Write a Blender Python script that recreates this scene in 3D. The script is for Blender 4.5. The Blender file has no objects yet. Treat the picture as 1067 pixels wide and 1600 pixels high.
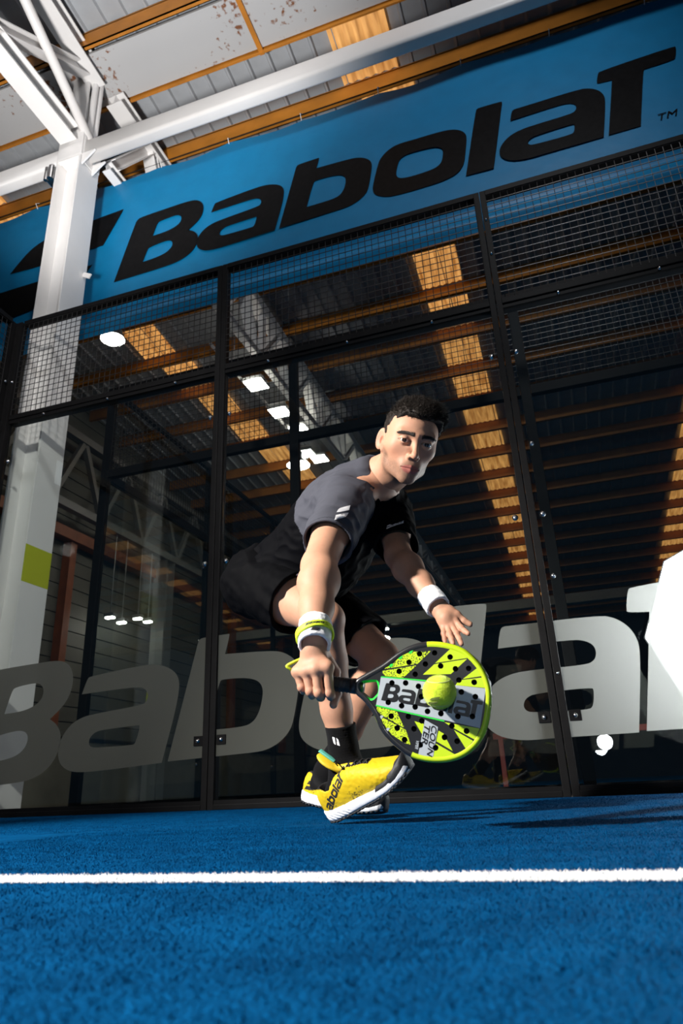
import bpy, bmesh, math, random
import numpy as np
from mathutils import Vector, Matrix
random.seed(7); np.random.seed(7)
SC = bpy.context.scene
COL = SC.collection
R = math.radians

# ---------------------------------------------------------------- camera
cam_d = bpy.data.cameras.new('camera'); cam = bpy.data.objects.new('camera', cam_d); COL.objects.link(cam)
cam_d.sensor_fit = 'VERTICAL'; cam_d.sensor_height = 36.0; cam_d.lens = 24.0
cam_d.clip_start = 0.02; cam_d.clip_end = 200
CAM_POS = Vector((2.07940813, -3.82767697, 0.09263585))
YAW, PITCH, ROLL = 0.305725801, 0.382715706, -0.0445579578
_f = Vector((-math.sin(YAW)*math.cos(PITCH), math.cos(YAW)*math.cos(PITCH), math.sin(PITCH)))
_r = Vector((math.cos(YAW), math.sin(YAW), 0)); _u = _r.cross(_f)
_r2 = math.cos(ROLL)*_r + math.sin(ROLL)*_u; _u2 = -math.sin(ROLL)*_r + math.cos(ROLL)*_u
cam.matrix_world = Matrix(((_r2.x, _u2.x, -_f.x, CAM_POS.x), (_r2.y, _u2.y, -_f.y, CAM_POS.y), (_r2.z, _u2.z, -_f.z, CAM_POS.z), (0, 0, 0, 1)))
cam_d.dof.use_dof = True; cam_d.dof.focus_distance = 1.95; cam_d.dof.aperture_fstop = 7.1
SC.camera = cam

# ---------------------------------------------------------------- world, lights, exposure
world = bpy.data.worlds.new('world'); SC.world = world; world.use_nodes = True
world.node_tree.nodes['Background'].inputs[0].default_value = (0.22, 0.48, 0.80, 1)
world.node_tree.nodes['Background'].inputs[1].default_value = 0.055
SC.view_settings.view_transform = 'Standard'; SC.view_settings.look = 'None'
SC.view_settings.gamma = 1.0; SC.view_settings.exposure = 0.0; SC.view_settings.use_curve_mapping = False
SC.cycles.transparent_max_bounces = 32; SC.cycles.max_bounces = 8
SC.cycles.sample_clamp_indirect = 6.0; SC.cycles.use_denoising = True
SC.cycles.caustics_reflective = False; SC.cycles.caustics_refractive = False

def lamp(name, kind, loc, target, power, color=(1, 1, 1), **kw):
    d = bpy.data.lights.new(name, kind); d.energy = power; d.color = color
    for k, v in kw.items(): setattr(d, k, v)
    o = bpy.data.objects.new(name, d); COL.objects.link(o); o.location = loc
    o.rotation_euler = (Vector(target) - Vector(loc)).to_track_quat('-Z', 'Y').to_euler()
    return o
# strobe high at the player's racket side (key), a second one lifting the roof steel, a low one by the photographer
lamp('key_strobe', 'SPOT', (-0.66, -4.55, 2.25), (1.45, -2.15, 0.42), 1750, (1.0, 0.955, 0.90), spot_size=R(74), spot_blend=0.7, shadow_soft_size=0.10)
lamp('low_strobe', 'SPOT', (2.35, -5.0, 0.45), (1.9, -1.0, 0.7), 22, (0.92, 0.96, 1.0), spot_size=R(70), spot_blend=0.5, shadow_soft_size=0.085)
lamp('roof_strobe', 'SPOT', (-0.7, -2.3, 2.4), (-1.3, -0.2, 7.2), 1400, (1.0, 0.97, 0.95), spot_size=R(66), spot_blend=0.8, shadow_soft_size=0.25)
lamp('roof_strobe_right', 'SPOT', (3.0, -4.4, 7.0), (0.9, 0.75, 5.2), 620, (0.95, 0.97, 1.0), spot_size=R(80), spot_blend=0.8, shadow_soft_size=0.3)  # added fill lamp for the banner, no real strobe known up there
lamp('column_strobe', 'SPOT', (0.8, -4.2, 3.6), (-1.85, 0.3, 1.9), 640, (1.0, 0.97, 0.93), spot_size=R(58), spot_blend=0.6, shadow_soft_size=0.1)

# ---------------------------------------------------------------- material helpers
MATS = {}
def mat(name, color, rough=0.6, metal=0.0, spec=0.5, emit=None, estr=0.0, noise=0.0, nscale=20.0, bump=0.0, bscale=60.0, bdist=0.01, attr=None, coat=0.0, sheen=0.0, trans=0.0, sub=0.0):
    if name in MATS: return MATS[name]
    m = bpy.data.materials.new(name); m.use_nodes = True; MATS[name] = m
    nt = m.node_tree; b = nt.nodes['Principled BSDF']; L = nt.links
    b.inputs['Base Color'].default_value = (*color, 1); b.inputs['Roughness'].default_value = rough
    b.inputs['Metallic'].default_value = metal; b.inputs['Specular IOR Level'].default_value = spec
    b.inputs['Coat Weight'].default_value = coat; b.inputs['Sheen Weight'].default_value = sheen
    if sub:
        b.inputs['Subsurface Weight'].default_value = sub
        b.inputs['Subsurface Radius'].default_value = (0.012, 0.005, 0.003); b.inputs['Subsurface Scale'].default_value = 1.0
    if emit:
        b.inputs['Emission Color'].default_value = (*emit, 1); b.inputs['Emission Strength'].default_value = estr
    src = None
    tc = nt.nodes.new('ShaderNodeTexCoord')
    if attr:
        a = nt.nodes.new('ShaderNodeAttribute'); a.attribute_name = attr; src = a.outputs['Color']
        L.new(src, b.inputs['Base Color'])
    if noise:
        n = nt.nodes.new('ShaderNodeTexNoise'); n.inputs['Scale'].default_value = nscale; n.inputs['Detail'].default_value = 5
        L.new(tc.outputs['Object'], n.inputs['Vector'])
        mr = nt.nodes.new('ShaderNodeMapRange'); mr.inputs[1].default_value = 0.3; mr.inputs[2].default_value = 0.7
        mr.inputs[3].default_value = 1 - noise; mr.inputs[4].default_value = 1 + noise
        L.new(n.outputs['Fac'], mr.inputs[0])
        mx = nt.nodes.new('ShaderNodeMix'); mx.data_type = 'RGBA'; mx.blend_type = 'MULTIPLY'; mx.inputs[0].default_value = 1
        if src: L.new(src, mx.inputs[6])
        else: mx.inputs[6].default_value = (*color, 1)
        L.new(mr.outputs[0], mx.inputs[7]); L.new(mx.outputs[2], b.inputs['Base Color'])
    if bump:
        n2 = nt.nodes.new('ShaderNodeTexNoise'); n2.inputs['Scale'].default_value = bscale; n2.inputs['Detail'].default_value = 4
        L.new(tc.outputs['Object'], n2.inputs['Vector'])
        bp = nt.nodes.new('ShaderNodeBump'); bp.inputs['Strength'].default_value = bump; bp.inputs['Distance'].default_value = bdist
        L.new(n2.outputs['Fac'], bp.inputs['Height']); L.new(bp.outputs[0], b.inputs['Normal'])
    return m

def glass_mat(name, tint=(0.93, 0.95, 0.94), rough=0.0, scale=1.0):
    m = bpy.data.materials.new(name); m.use_nodes = True; nt = m.node_tree; nt.nodes.clear(); L = nt.links
    o = nt.nodes.new('ShaderNodeOutputMaterial'); t = nt.nodes.new('ShaderNodeBsdfTransparent'); g = nt.nodes.new('ShaderNodeBsdfGlossy')
    t.inputs[0].default_value = (*tint, 1); g.inputs[0].default_value = (1, 1, 1, 1); g.inputs['Roughness'].default_value = rough
    fr = nt.nodes.new('ShaderNodeFresnel'); ge = nt.nodes.new('ShaderNodeNewGeometry'); mr = nt.nodes.new('ShaderNodeMapRange'); mr.inputs[3].default_value = 1.45; mr.inputs[4].default_value = 1/1.45; L.new(ge.outputs['Backfacing'], mr.inputs[0]); L.new(mr.outputs[0], fr.inputs[0])
    mu = nt.nodes.new('ShaderNodeMath'); mu.operation = 'MULTIPLY'; mu.inputs[1].default_value = scale
    mx = nt.nodes.new('ShaderNodeMixShader'); L.new(fr.outputs[0], mu.inputs[0]); L.new(mu.outputs[0], mx.inputs[0])
    L.new(t.outputs[0], mx.inputs[1]); L.new(g.outputs[0], mx.inputs[2]); L.new(mx.outputs[0], o.inputs[0])
    return m

# ---------------------------------------------------------------- object helpers
def link(name, me, m=None, parent=None, smooth=False):
    o = bpy.data.objects.new(name, me); COL.objects.link(o)
    if m is not None:
        for k in (m if isinstance(m, (list, tuple)) else [m]): me.materials.append(k)
    if parent is not None: o.parent = parent
    if smooth: me.polygons.foreach_set('use_smooth', [True]*len(me.polygons))
    return o
def mk(name, v, f, m=None, parent=None, smooth=False):
    me = bpy.data.meshes.new(name); me.from_pydata([tuple(x) for x in v], [], f); me.update()
    return link(name, me, m, parent, smooth)
def empty(name, loc=(0, 0, 0), parent=None):
    o = bpy.data.objects.new(name, None); COL.objects.link(o); o.location = loc; o.empty_display_size = 0.1
    if parent: o.parent = parent
    return o
def tag(o, label=None, cat=None, group=None, kind=None):
    if label: o['label'] = label
    if cat: o['category'] = cat
    if group: o['group'] = group
    if kind: o['kind'] = kind
    return o
class MB:
    """collects boxes, bars and tubes into one mesh"""
    def __init__(s): s.v = []; s.f = []
    def add(s, v, f):
        n = len(s.v); s.v += [tuple(x) for x in v]; s.f += [tuple(i+n for i in q) for q in f]; return s
    def box(s, a, b, ch=0.0):
        (x0, y0, z0), (x1, y1, z1) = a, b
        if ch <= 0:
            return s.add([(x0,y0,z0),(x1,y0,z0),(x1,y1,z0),(x0,y1,z0),(x0,y0,z1),(x1,y0,z1),(x1,y1,z1),(x0,y1,z1)],
                  [(0,3,2,1),(4,5,6,7),(0,1,5,4),(1,2,6,5),(2,3,7,6),(3,0,4,7)])
        bm = bmesh.new(); r = bmesh.ops.create_cube(bm, size=1)
        for v in bm.verts: v.co = Vector(((x0+x1)/2+v.co.x*(x1-x0), (y0+y1)/2+v.co.y*(y1-y0), (z0+z1)/2+v.co.z*(z1-z0)))
        bmesh.ops.bevel(bm, geom=bm.edges[:], offset=ch, segments=2, affect='EDGES', profile=0.6)
        bm.verts.index_update(); s.add([v.co[:] for v in bm.verts], [[v.index for v in f.verts] for f in bm.faces]); bm.free(); return s
    def bar(s, a, b, w, h=None, up=(0, 0, 1), cap=True):
        a = Vector(a); b = Vector(b); h = h or w; d = (b-a).normalized(); u = Vector(up)
        if abs(d.dot(u)) > 0.98: u = Vector((0, 1, 0))
        x = d.cross(u).normalized(); u = x.cross(d)
        v = [p + x*(sx*w/2) + u*(sz*h/2) for p in (a, b) for sx, sz in ((-1,-1),(1,-1),(1,1),(-1,1))]
        f = [(0,1,5,4),(1,2,6,5),(2,3,7,6),(3,0,4,7)] + ([(3,2,1,0),(4,5,6,7)] if cap else [])
        return s.add(v, f)
    def tube(s, pts, r, n=12, caps=True):
        pts = [Vector(p) for p in pts]; rs = r if isinstance(r, (list, tuple)) else [r]*len(pts)
        prev = None; rings = []
        for i, p in enumerate(pts):
            d = (pts[min(i+1, len(pts)-1)] - pts[max(i-1, 0)]).normalized()
            if prev is None:
                u = Vector((0, 0, 1)) if abs(d.z) < 0.9 else Vector((0, 1, 0)); x = d.cross(u).normalized()
            else: x = (prev - d*prev.dot(d)).normalized()
            y = d.cross(x); prev = x
            rings.append([p + x*math.cos(2*math.pi*k/n)*rs[i] + y*math.sin(2*math.pi*k/n)*rs[i] for k in range(n)])
        v = [q for r_ in rings for q in r_]; f = []
        for i in range(len(pts)-1):
            for k in range(n): f.append((i*n+k, i*n+(k+1) % n, (i+1)*n+(k+1) % n, (i+1)*n+k))
        if caps: f += [tuple(range(n-1, -1, -1)), tuple(range((len(pts)-1)*n, len(pts)*n))]
        return s.add(v, f)
    def lathe(s, prof, c, axis=(0, 0, 1), n=20):
        a = Vector(axis).normalized(); x = a.orthogonal().normalized(); y = a.cross(x); c = Vector(c)
        v = [c + a*z + (x*math.cos(2*math.pi*k/n)+y*math.sin(2*math.pi*k/n))*r for r, z in prof for k in range(n)]
        f = [(i*n+k, i*n+(k+1) % n, (i+1)*n+(k+1) % n, (i+1)*n+k) for i in range(len(prof)-1) for k in range(n)]
        f += [tuple(range(n-1, -1, -1)), tuple(range((len(prof)-1)*n, len(prof)*n))]
        return s.add(v, f)
    def build(s, name, m, parent=None, smooth=False): return mk(name, s.v, s.f, m, parent, smooth)

def copy_tree(o, parent=None):
    c = o.copy(); COL.objects.link(c)
    if parent: c.parent = parent
    for ch in list(o.children): copy_tree(ch, c)
    return c

def smooth_poly(pts, it=2, sharp=50):
    """round the gentle corners of an outline, keep the sharp ones"""
    pts = [tuple(p) for p in pts]
    for _ in range(it):
        out = []
        n = len(pts)
        for i in range(n):
            a, b, c = Vector(pts[i-1]), Vector(pts[i]), Vector(pts[(i+1) % n])
            ang = math.degrees((b-a).angle(c-b, 0))
            if ang > sharp or ang < 2: out.append(tuple(b))
            else:
                l1 = min(0.25*(b-a).length, 1e9); l2 = 0.25*(c-b).length
                out.append(tuple(b + (a-b).normalized()*l1)); out.append(tuple(b + (c-b).normalized()*l2))
        pts = out
    return pts
def fill2d(polys, depth=0.0, res=None):
    """fill a 2D outline with holes through a curve object; returns verts, faces (z = 0..depth)"""
    cu = bpy.data.curves.new('tmp', 'CURVE'); cu.dimensions = '2D'; cu.fill_mode = 'BOTH' if depth else 'BACK'
    cu.fill_mode = 'BOTH'; cu.extrude = depth/2
    for q in polys:
        sp = cu.splines.new('POLY'); sp.points.add(len(q)-1); sp.use_cyclic_u = True
        for pt, (x, y) in zip(sp.points, q): pt.co = (x, y, 0, 1)
    ob = bpy.data.objects.new('tmp', cu); COL.objects.link(ob)
    dg = bpy.context.evaluated_depsgraph_get(); dg.update()
    ev = ob.evaluated_get(dg); me = ev.to_mesh()
    v = [(c.co.x, c.co.y, c.co.z + depth/2) for c in me.vertices]; f = [tuple(p.vertices) for p in me.polygons]
    ev.to_mesh_clear(); bpy.data.objects.remove(ob); bpy.data.curves.remove(cu)
    return v, f

# ================================================================ SETTING
GL = {"B": {"B": [[[-1.6583, 4.902], [-1.4631, 5.6062], [-1.4459, 5.6433], [-1.4014, 5.6684], [-1.0341, 5.6782], [-0.8589, 5.6814], [-0.762, 5.6679], [-0.697, 5.6212], [-0.6656, 5.5427], [-0.677, 5.4476], [-0.7303, 5.3683], [-0.8308, 5.2951], [-0.7728, 5.2641], [-0.7234, 5.204], [-0.715, 5.1372], [-0.7359, 5.0597], [-0.7975, 4.9858], [-0.9157, 4.9307], [-1.0838, 4.912]], [[-1.2412, 5.361], [-1.2006, 5.5132], [-1.1723, 5.5322], [-1.0263, 5.5448], [-0.9581, 5.5404], [-0.9135, 5.4998], [-0.9198, 5.4357], [-0.9788, 5.3906], [-1.0932, 5.3647]], [[-1.3339, 5.0561], [-1.2872, 5.2128], [-1.2588, 5.225], [-1.1049, 5.2445], [-1.0274, 5.2332], [-0.9962, 5.1902], [-1.0118, 5.1312], [-1.0757, 5.0843], [-1.1892, 5.0622]]], "a": [[[-0.5791, 5.4341], [-0.5448, 5.5314], [-0.5209, 5.5447], [-0.0898, 5.5762], [0.036, 5.5674], [0.1424, 5.5264], [0.1947, 5.4716], [0.2062, 5.4026], [0.1838, 5.2621], [0.104, 4.9688], [-0.4042, 4.948], [-0.5849, 4.9527], [-0.6683, 4.9846], [-0.7162, 5.032], [-0.7325, 5.1113], [-0.7041, 5.1866], [-0.6415, 5.2505], [-0.5593, 5.286], [-0.4493, 5.3006], [-0.0706, 5.324], [-0.0404, 5.345], [-0.0317, 5.3846], [-0.0621, 5.4262], [-0.1429, 5.4434]], [[-0.4813, 5.1308], [-0.4729, 5.1596], [-0.4283, 5.1906], [-0.3378, 5.1969], [-0.0877, 5.2028], [-0.0823, 5.1798], [-0.1082, 5.0948], [-0.131, 5.0862], [-0.4257, 5.0884], [-0.4714, 5.1021]]], "b": [[[0.1483, 4.9735], [0.321, 5.6289], [0.3361, 5.689], [0.3661, 5.7034], [0.5693, 5.7049], [0.5704, 5.6868], [0.5415, 5.5805], [0.8651, 5.5669], [0.9637, 5.5504], [1.0429, 5.5009], [1.0802, 5.4433], [1.0806, 5.3695], [1.039, 5.1579], [1.0109, 5.087], [0.9355, 5.0242], [0.8375, 4.9899], [0.7402, 4.9852]], [[0.4309, 5.1332], [0.506, 5.4157], [0.5318, 5.4271], [0.6919, 5.422], [0.7826, 5.3991], [0.8221, 5.3562], [0.8225, 5.2931], [0.7989, 5.2086], [0.7555, 5.1528], [0.6808, 5.1335]]], "o": [[[1.8097, 5.5404], [1.8829, 5.513], [1.9379, 5.462], [1.9578, 5.3975], [1.9438, 5.3108], [1.9084, 5.1231], [1.879, 5.0553], [1.8215, 4.999], [1.7376, 4.9727], [1.647, 4.9586], [1.3746, 4.9542], [1.2364, 4.9607], [1.1603, 4.9853], [1.0925, 5.0308], [1.0693, 5.0901], [1.0772, 5.1686], [1.1393, 5.393], [1.1674, 5.4554], [1.2448, 5.5297], [1.3432, 5.5632], [1.5011, 5.5562], [1.7188, 5.5522]], [[1.297, 5.216], [1.3265, 5.3384], [1.3532, 5.3796], [1.4105, 5.4084], [1.566, 5.4026], [1.6726, 5.3894], [1.723, 5.358], [1.7385, 5.3145], [1.7192, 5.21], [1.6971, 5.1684], [1.641, 5.1343], [1.5111, 5.1254], [1.4037, 5.1272], [1.335, 5.1399], [1.3014, 5.1693]]], "l": [[[1.901, 4.9481], [2.0658, 5.665], [2.0802, 5.6862], [2.1062, 5.6895], [2.2916, 5.6838], [2.3031, 5.67], [2.2904, 5.6165], [2.1379, 4.9421]]], "a2": [[[2.3399, 5.4227], [2.3643, 5.5261], [2.3894, 5.5413], [2.435, 5.5384], [2.9282, 5.5376], [3.0114, 5.5138], [3.0746, 5.4623], [3.1082, 5.3928], [3.1087, 5.3072], [3.0277, 4.9332], [2.5726, 4.937], [2.4266, 4.9354], [2.3115, 4.9576], [2.2424, 5.0001], [2.2074, 5.056], [2.2063, 5.1194], [2.2354, 5.1813], [2.3048, 5.2478], [2.4001, 5.2818], [2.5211, 5.2891], [2.815, 5.2873], [2.8609, 5.3029], [2.8808, 5.3366], [2.8765, 5.3814], [2.8347, 5.4112], [2.7638, 5.4263]], [[2.4443, 5.1146], [2.4639, 5.1483], [2.5185, 5.1671], [2.8252, 5.1709], [2.8357, 5.1559], [2.8204, 5.0793], [2.793, 5.0601], [2.4899, 5.0704], [2.4522, 5.0861]]], "T": [[[3.0669, 4.9367], [3.1967, 5.5238], [3.0867, 5.5327], [3.0778, 5.5479], [3.1033, 5.6457], [3.1247, 5.6686], [3.7117, 5.6848], [3.7257, 5.6667], [3.6995, 5.5598], [3.6812, 5.5365], [3.4509, 5.5312], [3.4369, 5.4947], [3.3115, 4.9338]]], "TM": [[[3.4344, 4.9944], [3.4885, 4.9986], [3.5859, 4.9972], [3.5703, 4.934], [3.4259, 4.9378]]], "mark1": [[[-3.0403, 5.4411], [-2.9374, 5.5685], [-2.8158, 5.6943], [-2.7022, 5.7581], [-2.6015, 5.7889], [-1.9927, 5.8448], [-1.631, 5.8616], [-1.8421, 5.4402], [-1.9971, 5.4391], [-2.6078, 5.4167]]], "mark2": [[[-1.9482, 5.2216], [-2.0397, 5.101], [-2.1637, 4.9844], [-2.2701, 4.9235], [-2.3645, 4.8926], [-2.9593, 4.82], [-3.3374, 4.7897], [-3.1422, 5.2123], [-2.9751, 5.2148]]]}, "A": [[0.9263042602749431, 0.015045139014916881], [0.010184057713205255, 0.996717951945358], [-0.491308391337325, -4.679754559608606]]}
GLY = {k: [smooth_poly(q, 2, 62) for q in v] for k, v in GL['B'].items()}

M_turf = mat('blue_turf', (0.0035, 0.085, 0.36), rough=0.95, spec=0.015, noise=0.35, nscale=55, bump=0.9, bscale=260, bdist=0.006)
def turf_nodes(m):
    nt = m.node_tree; b = nt.nodes['Principled BSDF']; L = nt.links
    tc = nt.nodes.new('ShaderNodeTexCoord'); n = nt.nodes.new('ShaderNodeTexNoise'); n.inputs['Scale'].default_value = 9; n.inputs['Detail'].default_value = 8; n.inputs['Roughness'].default_value = 0.75
    L.new(tc.outputs['Object'], n.inputs['Vector'])
    cr = nt.nodes.new('ShaderNodeValToRGB'); e = cr.color_ramp.elements
    e[0].position = 0.32; e[0].color = (0.0006, 0.036, 0.108, 1); e[1].position = 0.7; e[1].color = (0.0012, 0.080, 0.225, 1)
    L.new(n.outputs['Fac'], cr.inputs[0]); L.new(cr.outputs[0], b.inputs['Base Color'])
turf_nodes(M_turf)
M_line = mat('white_turf', (0.88, 0.88, 0.86), rough=0.9, spec=0.1, noise=0.05, nscale=150, bump=0.2, bscale=240, bdist=0.003)
M_black = mat('black_powder_coat', (0.005, 0.005, 0.0055), rough=0.5, spec=0.08, noise=0.2, nscale=9)
M_greyblk = mat('grey_black_steel', (0.0075, 0.0073, 0.0077), rough=0.5, spec=0.08, noise=0.15, nscale=14)
M_wire = mat('dark_wire', (0.030, 0.029, 0.029), rough=0.4, metal=0.3)
M_chrome = mat('zinc_bolt', (0.75, 0.75, 0.76), rough=0.22, metal=1.0)
M_white = mat('white_steel_paint', (0.72, 0.705, 0.69), rough=0.42, noise=0.03, nscale=3)
M_orange = mat('orange_purlin_paint', (0.46, 0.17, 0.018), rough=0.5, noise=0.18, nscale=4)
M_roof = mat('galvanised_roof_sheet', (0.34, 0.36, 0.38), rough=0.55, metal=0.0, noise=0.12, nscale=3)
M_siding = mat('olive_grey_siding', (0.085, 0.083, 0.066), rough=0.65, noise=0.15, nscale=2)
M_concrete = mat('grey_concrete', (0.13, 0.125, 0.095), rough=0.85, noise=0.15, nscale=3)
M_darkfloor = mat('dark_hall_concrete', (0.05, 0.05, 0.05), rough=0.7, noise=0.2, nscale=2)
M_pane = glass_mat('clear_tempered_glass')

def struct(o): o['kind'] = 'structure'; return o

# floor: the turf of this court, the hall slab, the turf of the next court
floor = struct(empty('floor'))
def grid_plane(x0, x1, y0, y1, z, nx, ny):
    v = [(x0+(x1-x0)*i/nx, y0+(y1-y0)*j/ny, z) for j in range(ny+1) for i in range(nx+1)]
    return v, [(j*(nx+1)+i, j*(nx+1)+i+1, (j+1)*(nx+1)+i+1, (j+1)*(nx+1)+i) for j in range(ny) for i in range(nx)]
MB().box((-12, -14, -0.12), (16, 26, -0.012)).build('hall_slab', M_darkfloor, floor)
MB().box((-1.97, -9, -0.011), (8, -0.015, 0.0)).build('court_turf', M_turf, floor)
MB().box((-1.85, 1.24, -0.011), (8, 22, 0.0)).build('court_turf', M_turf, floor)
MB().box((-1.97, -3.055, 0.0), (8, -2.995, 0.001)).build('service_line', M_line, floor)
# turf fibres: short tufts, too many to count
def fibres(name, x0, x1, y0, y1, n, m, z0, hmin, hmax, w):
    rng = np.random.default_rng(5)
    u = rng.random(n)
    y = y0 + (y1-y0)*rng.random(n); x = x0 + (x1-x0)*rng.random(n)
    a = rng.random(n)*np.pi*2; h = hmin + (hmax-hmin)*rng.random(n); lx = rng.normal(0, 0.5, n)*h; ly = rng.normal(0, 0.5, n)*h
    c, s = np.cos(a)*w/2, np.sin(a)*w/2
    V = np.empty((n, 3, 3)); V[:, 0] = np.stack([x-c, y-s, np.full(n, z0)], 1); V[:, 1] = np.stack([x+c, y+s, np.full(n, z0)], 1)
    V[:, 2] = np.stack([x+lx, y+ly, z0+h], 1)
    me = bpy.data.meshes.new(name); me.vertices.add(n*3); me.vertices.foreach_set('co', V.reshape(-1).astype(np.float32))
    me.loops.add(n*3); me.loops.foreach_set('vertex_index', np.arange(n*3, dtype=np.int32))
    me.polygons.add(n); me.polygons.foreach_set('loop_start', np.arange(n, dtype=np.int32)*3); me.polygons.foreach_set('loop_total', np.full(n, 3, dtype=np.int32)); me.update()
    o = link(name, me, m, floor); o['kind'] = 'stuff'; return o
fibres('turf_fibres', 0.7, 3.0, -3.6, -2.0, 260000, M_turf, -0.001, 0.002, 0.0045, 0.0014)
fibres('turf_fibres', -1.2, 4.2, -2.0, -0.03, 130000, M_turf, -0.001, 0.002, 0.005, 0.002)
fibres('line_fibres', 0.6, 3.2, -3.062, -2.988, 26000, M_line, 0.0, 0.002, 0.0045, 0.0014)

# ---- roof: sheets, purlins, skylights, gutter, all pieces of the ceiling
ceiling = struct(empty('ceiling'))
ROOF = lambda y: 7.71 - 0.1*y
Y0R, Y1R = -7.0, 24.0
def roof_pan(w):
    # flat pan with one trapezoid rib, running along Y
    prof = [(0, 0), (w-0.055, 0), (w-0.04, -0.035), (w-0.015, -0.035), (w, 0)]
    v = []; f = []
    for (x, z) in prof: v += [(x, Y0R, ROOF(Y0R)+0.04+z), (x, Y1R, ROOF(Y1R)+0.04+z)]
    for (x, z) in prof: v += [(x, Y0R, ROOF(Y0R)+0.05+z), (x, Y1R, ROOF(Y1R)+0.05+z)]
    n = len(prof)
    for i in range(n-1):
        f.append((2*i, 2*i+2, 2*i+3, 2*i+1)); f.append((2*(n+i), 2*(n+i)+1, 2*(n+i)+3, 2*(n+i)+2))
    f += [(0, 1, 2*n+1, 2*n), (2*n-2, 4*n-2, 4*n-1, 2*n-1)]
    return v, f
PW = 0.25
v, f = roof_pan(PW)
pan = mk('roof_panel', v, f, M_roof, ceiling); pan.location.x = -9.0
SKY = [(0.85, 1.47), (5.05, 5.65)]
for i in range(1, 72):
    x = -9.0 + i*PW
    c = pan.copy(); COL.objects.link(c); c.location.x = x
# skylights: translucent corrugated panels below the sheets, one per bay
M_sky = bpy.data.materials.new('amber_translucent_skylight'); M_sky.use_nodes = True
def sky_nodes(m):
    nt = m.node_tree; b = nt.nodes['Principled BSDF']; L = nt.links
    b.inputs['Base Color'].default_value = (0.5, 0.3, 0.12, 1); b.inputs['Roughness'].default_value = 0.5
    tc = nt.nodes.new('ShaderNodeTexCoord'); mp = nt.nodes.new('ShaderNodeMapping'); mp.inputs['Scale'].default_value = (14, 1.6, 1)
    n = nt.nodes.new('ShaderNodeTexNoise'); n.inputs['Scale'].default_value = 1.4; n.inputs['Detail'].default_value = 5
    cr = nt.nodes.new('ShaderNodeValToRGB'); e = cr.color_ramp.elements
    e[0].position = 0.3; e[0].color = (0.30, 0.105, 0.018, 1); e[1].position = 0.66; e[1].color = (0.82, 0.40, 0.115, 1)
    L.new(tc.outputs['Object'], mp.inputs[0]); L.new(mp.outputs[0], n.inputs['Vector']); L.new(n.outputs['Fac'], cr.inputs[0])
    L.new(cr.outputs[0], b.inputs['Emission Color']); b.inputs['Emission Strength'].default_value = 0.85
sky_nodes(M_sky)
def skylight(xc, w, ya, yb):
    n = 25; v = []; f = []
    for j, y in enumerate((ya, yb)):
        for i in range(n):
            v.append((xc-w/2+w*i/(n-1), y, ROOF(y)-0.004-0.013*math.cos(i*2*math.pi/4)))
    for j, y in enumerate((ya, yb)):
        for i in range(n):
            v.append((xc-w/2+w*i/(n-1), y, ROOF(y)+0.004-0.013*math.cos(i*2*math.pi/4)))
    for i in range(n-1): f += [(i, i+1, n+i+1, n+i), (2*n+i, 3*n+i, 3*n+i+1, 2*n+i+1)]
    return mk('skylight_panel', v, f, M_sky, ceiling)
PUR = [1.45] + [4.80-0.98*k for k in (2, 1)] + [4.80+0.975*k for k in range(18)]
NEAR = [-6.4, -5.4, -4.4, -3.4, -2.4, -1.4]
def purlin(y, x0=-9, x1=9, h=0.23, m=M_orange):
    z = ROOF(y)
    b = MB(); b.box((x0, y, z-h), (x1, y+0.012, z-0.002)); b.box((x0, y, z-h), (x1, y+0.05, z-h+0.012)); b.box((x0, y, z-0.03), (x1, y+0.075, z-0.016))
    b.box((x0, y+0.041, z-h), (x1, y+0.05, z-h+0.03))
    return b.build('purlin', m, ceiling)
for y in PUR + NEAR + [0.02]: purlin(y)
for a, b_ in zip(PUR[:-1], PUR[1:]):
    ya, yb = a+0.08, b_
    ym = (ya+yb)/2
    skylight(1.12+0.012*(ym-1), 0.62, ya, yb)
    if ym < 12: skylight(-3.86+0.16*(ym-4.2), 0.60, ya, yb)
    skylight(5.42+0.012*(ym-13), 0.66, ya, yb)
skylight(1.0, 0.64, 0.76, 1.44); skylight(0.99, 0.64, -1.38, 0.0)
skylight(-4.4, 0.6, 0.76, 1.44)
for a, b_ in zip(NEAR[:-1], NEAR[1:]): skylight(0.98, 0.64, a+0.08, b_)
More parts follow.
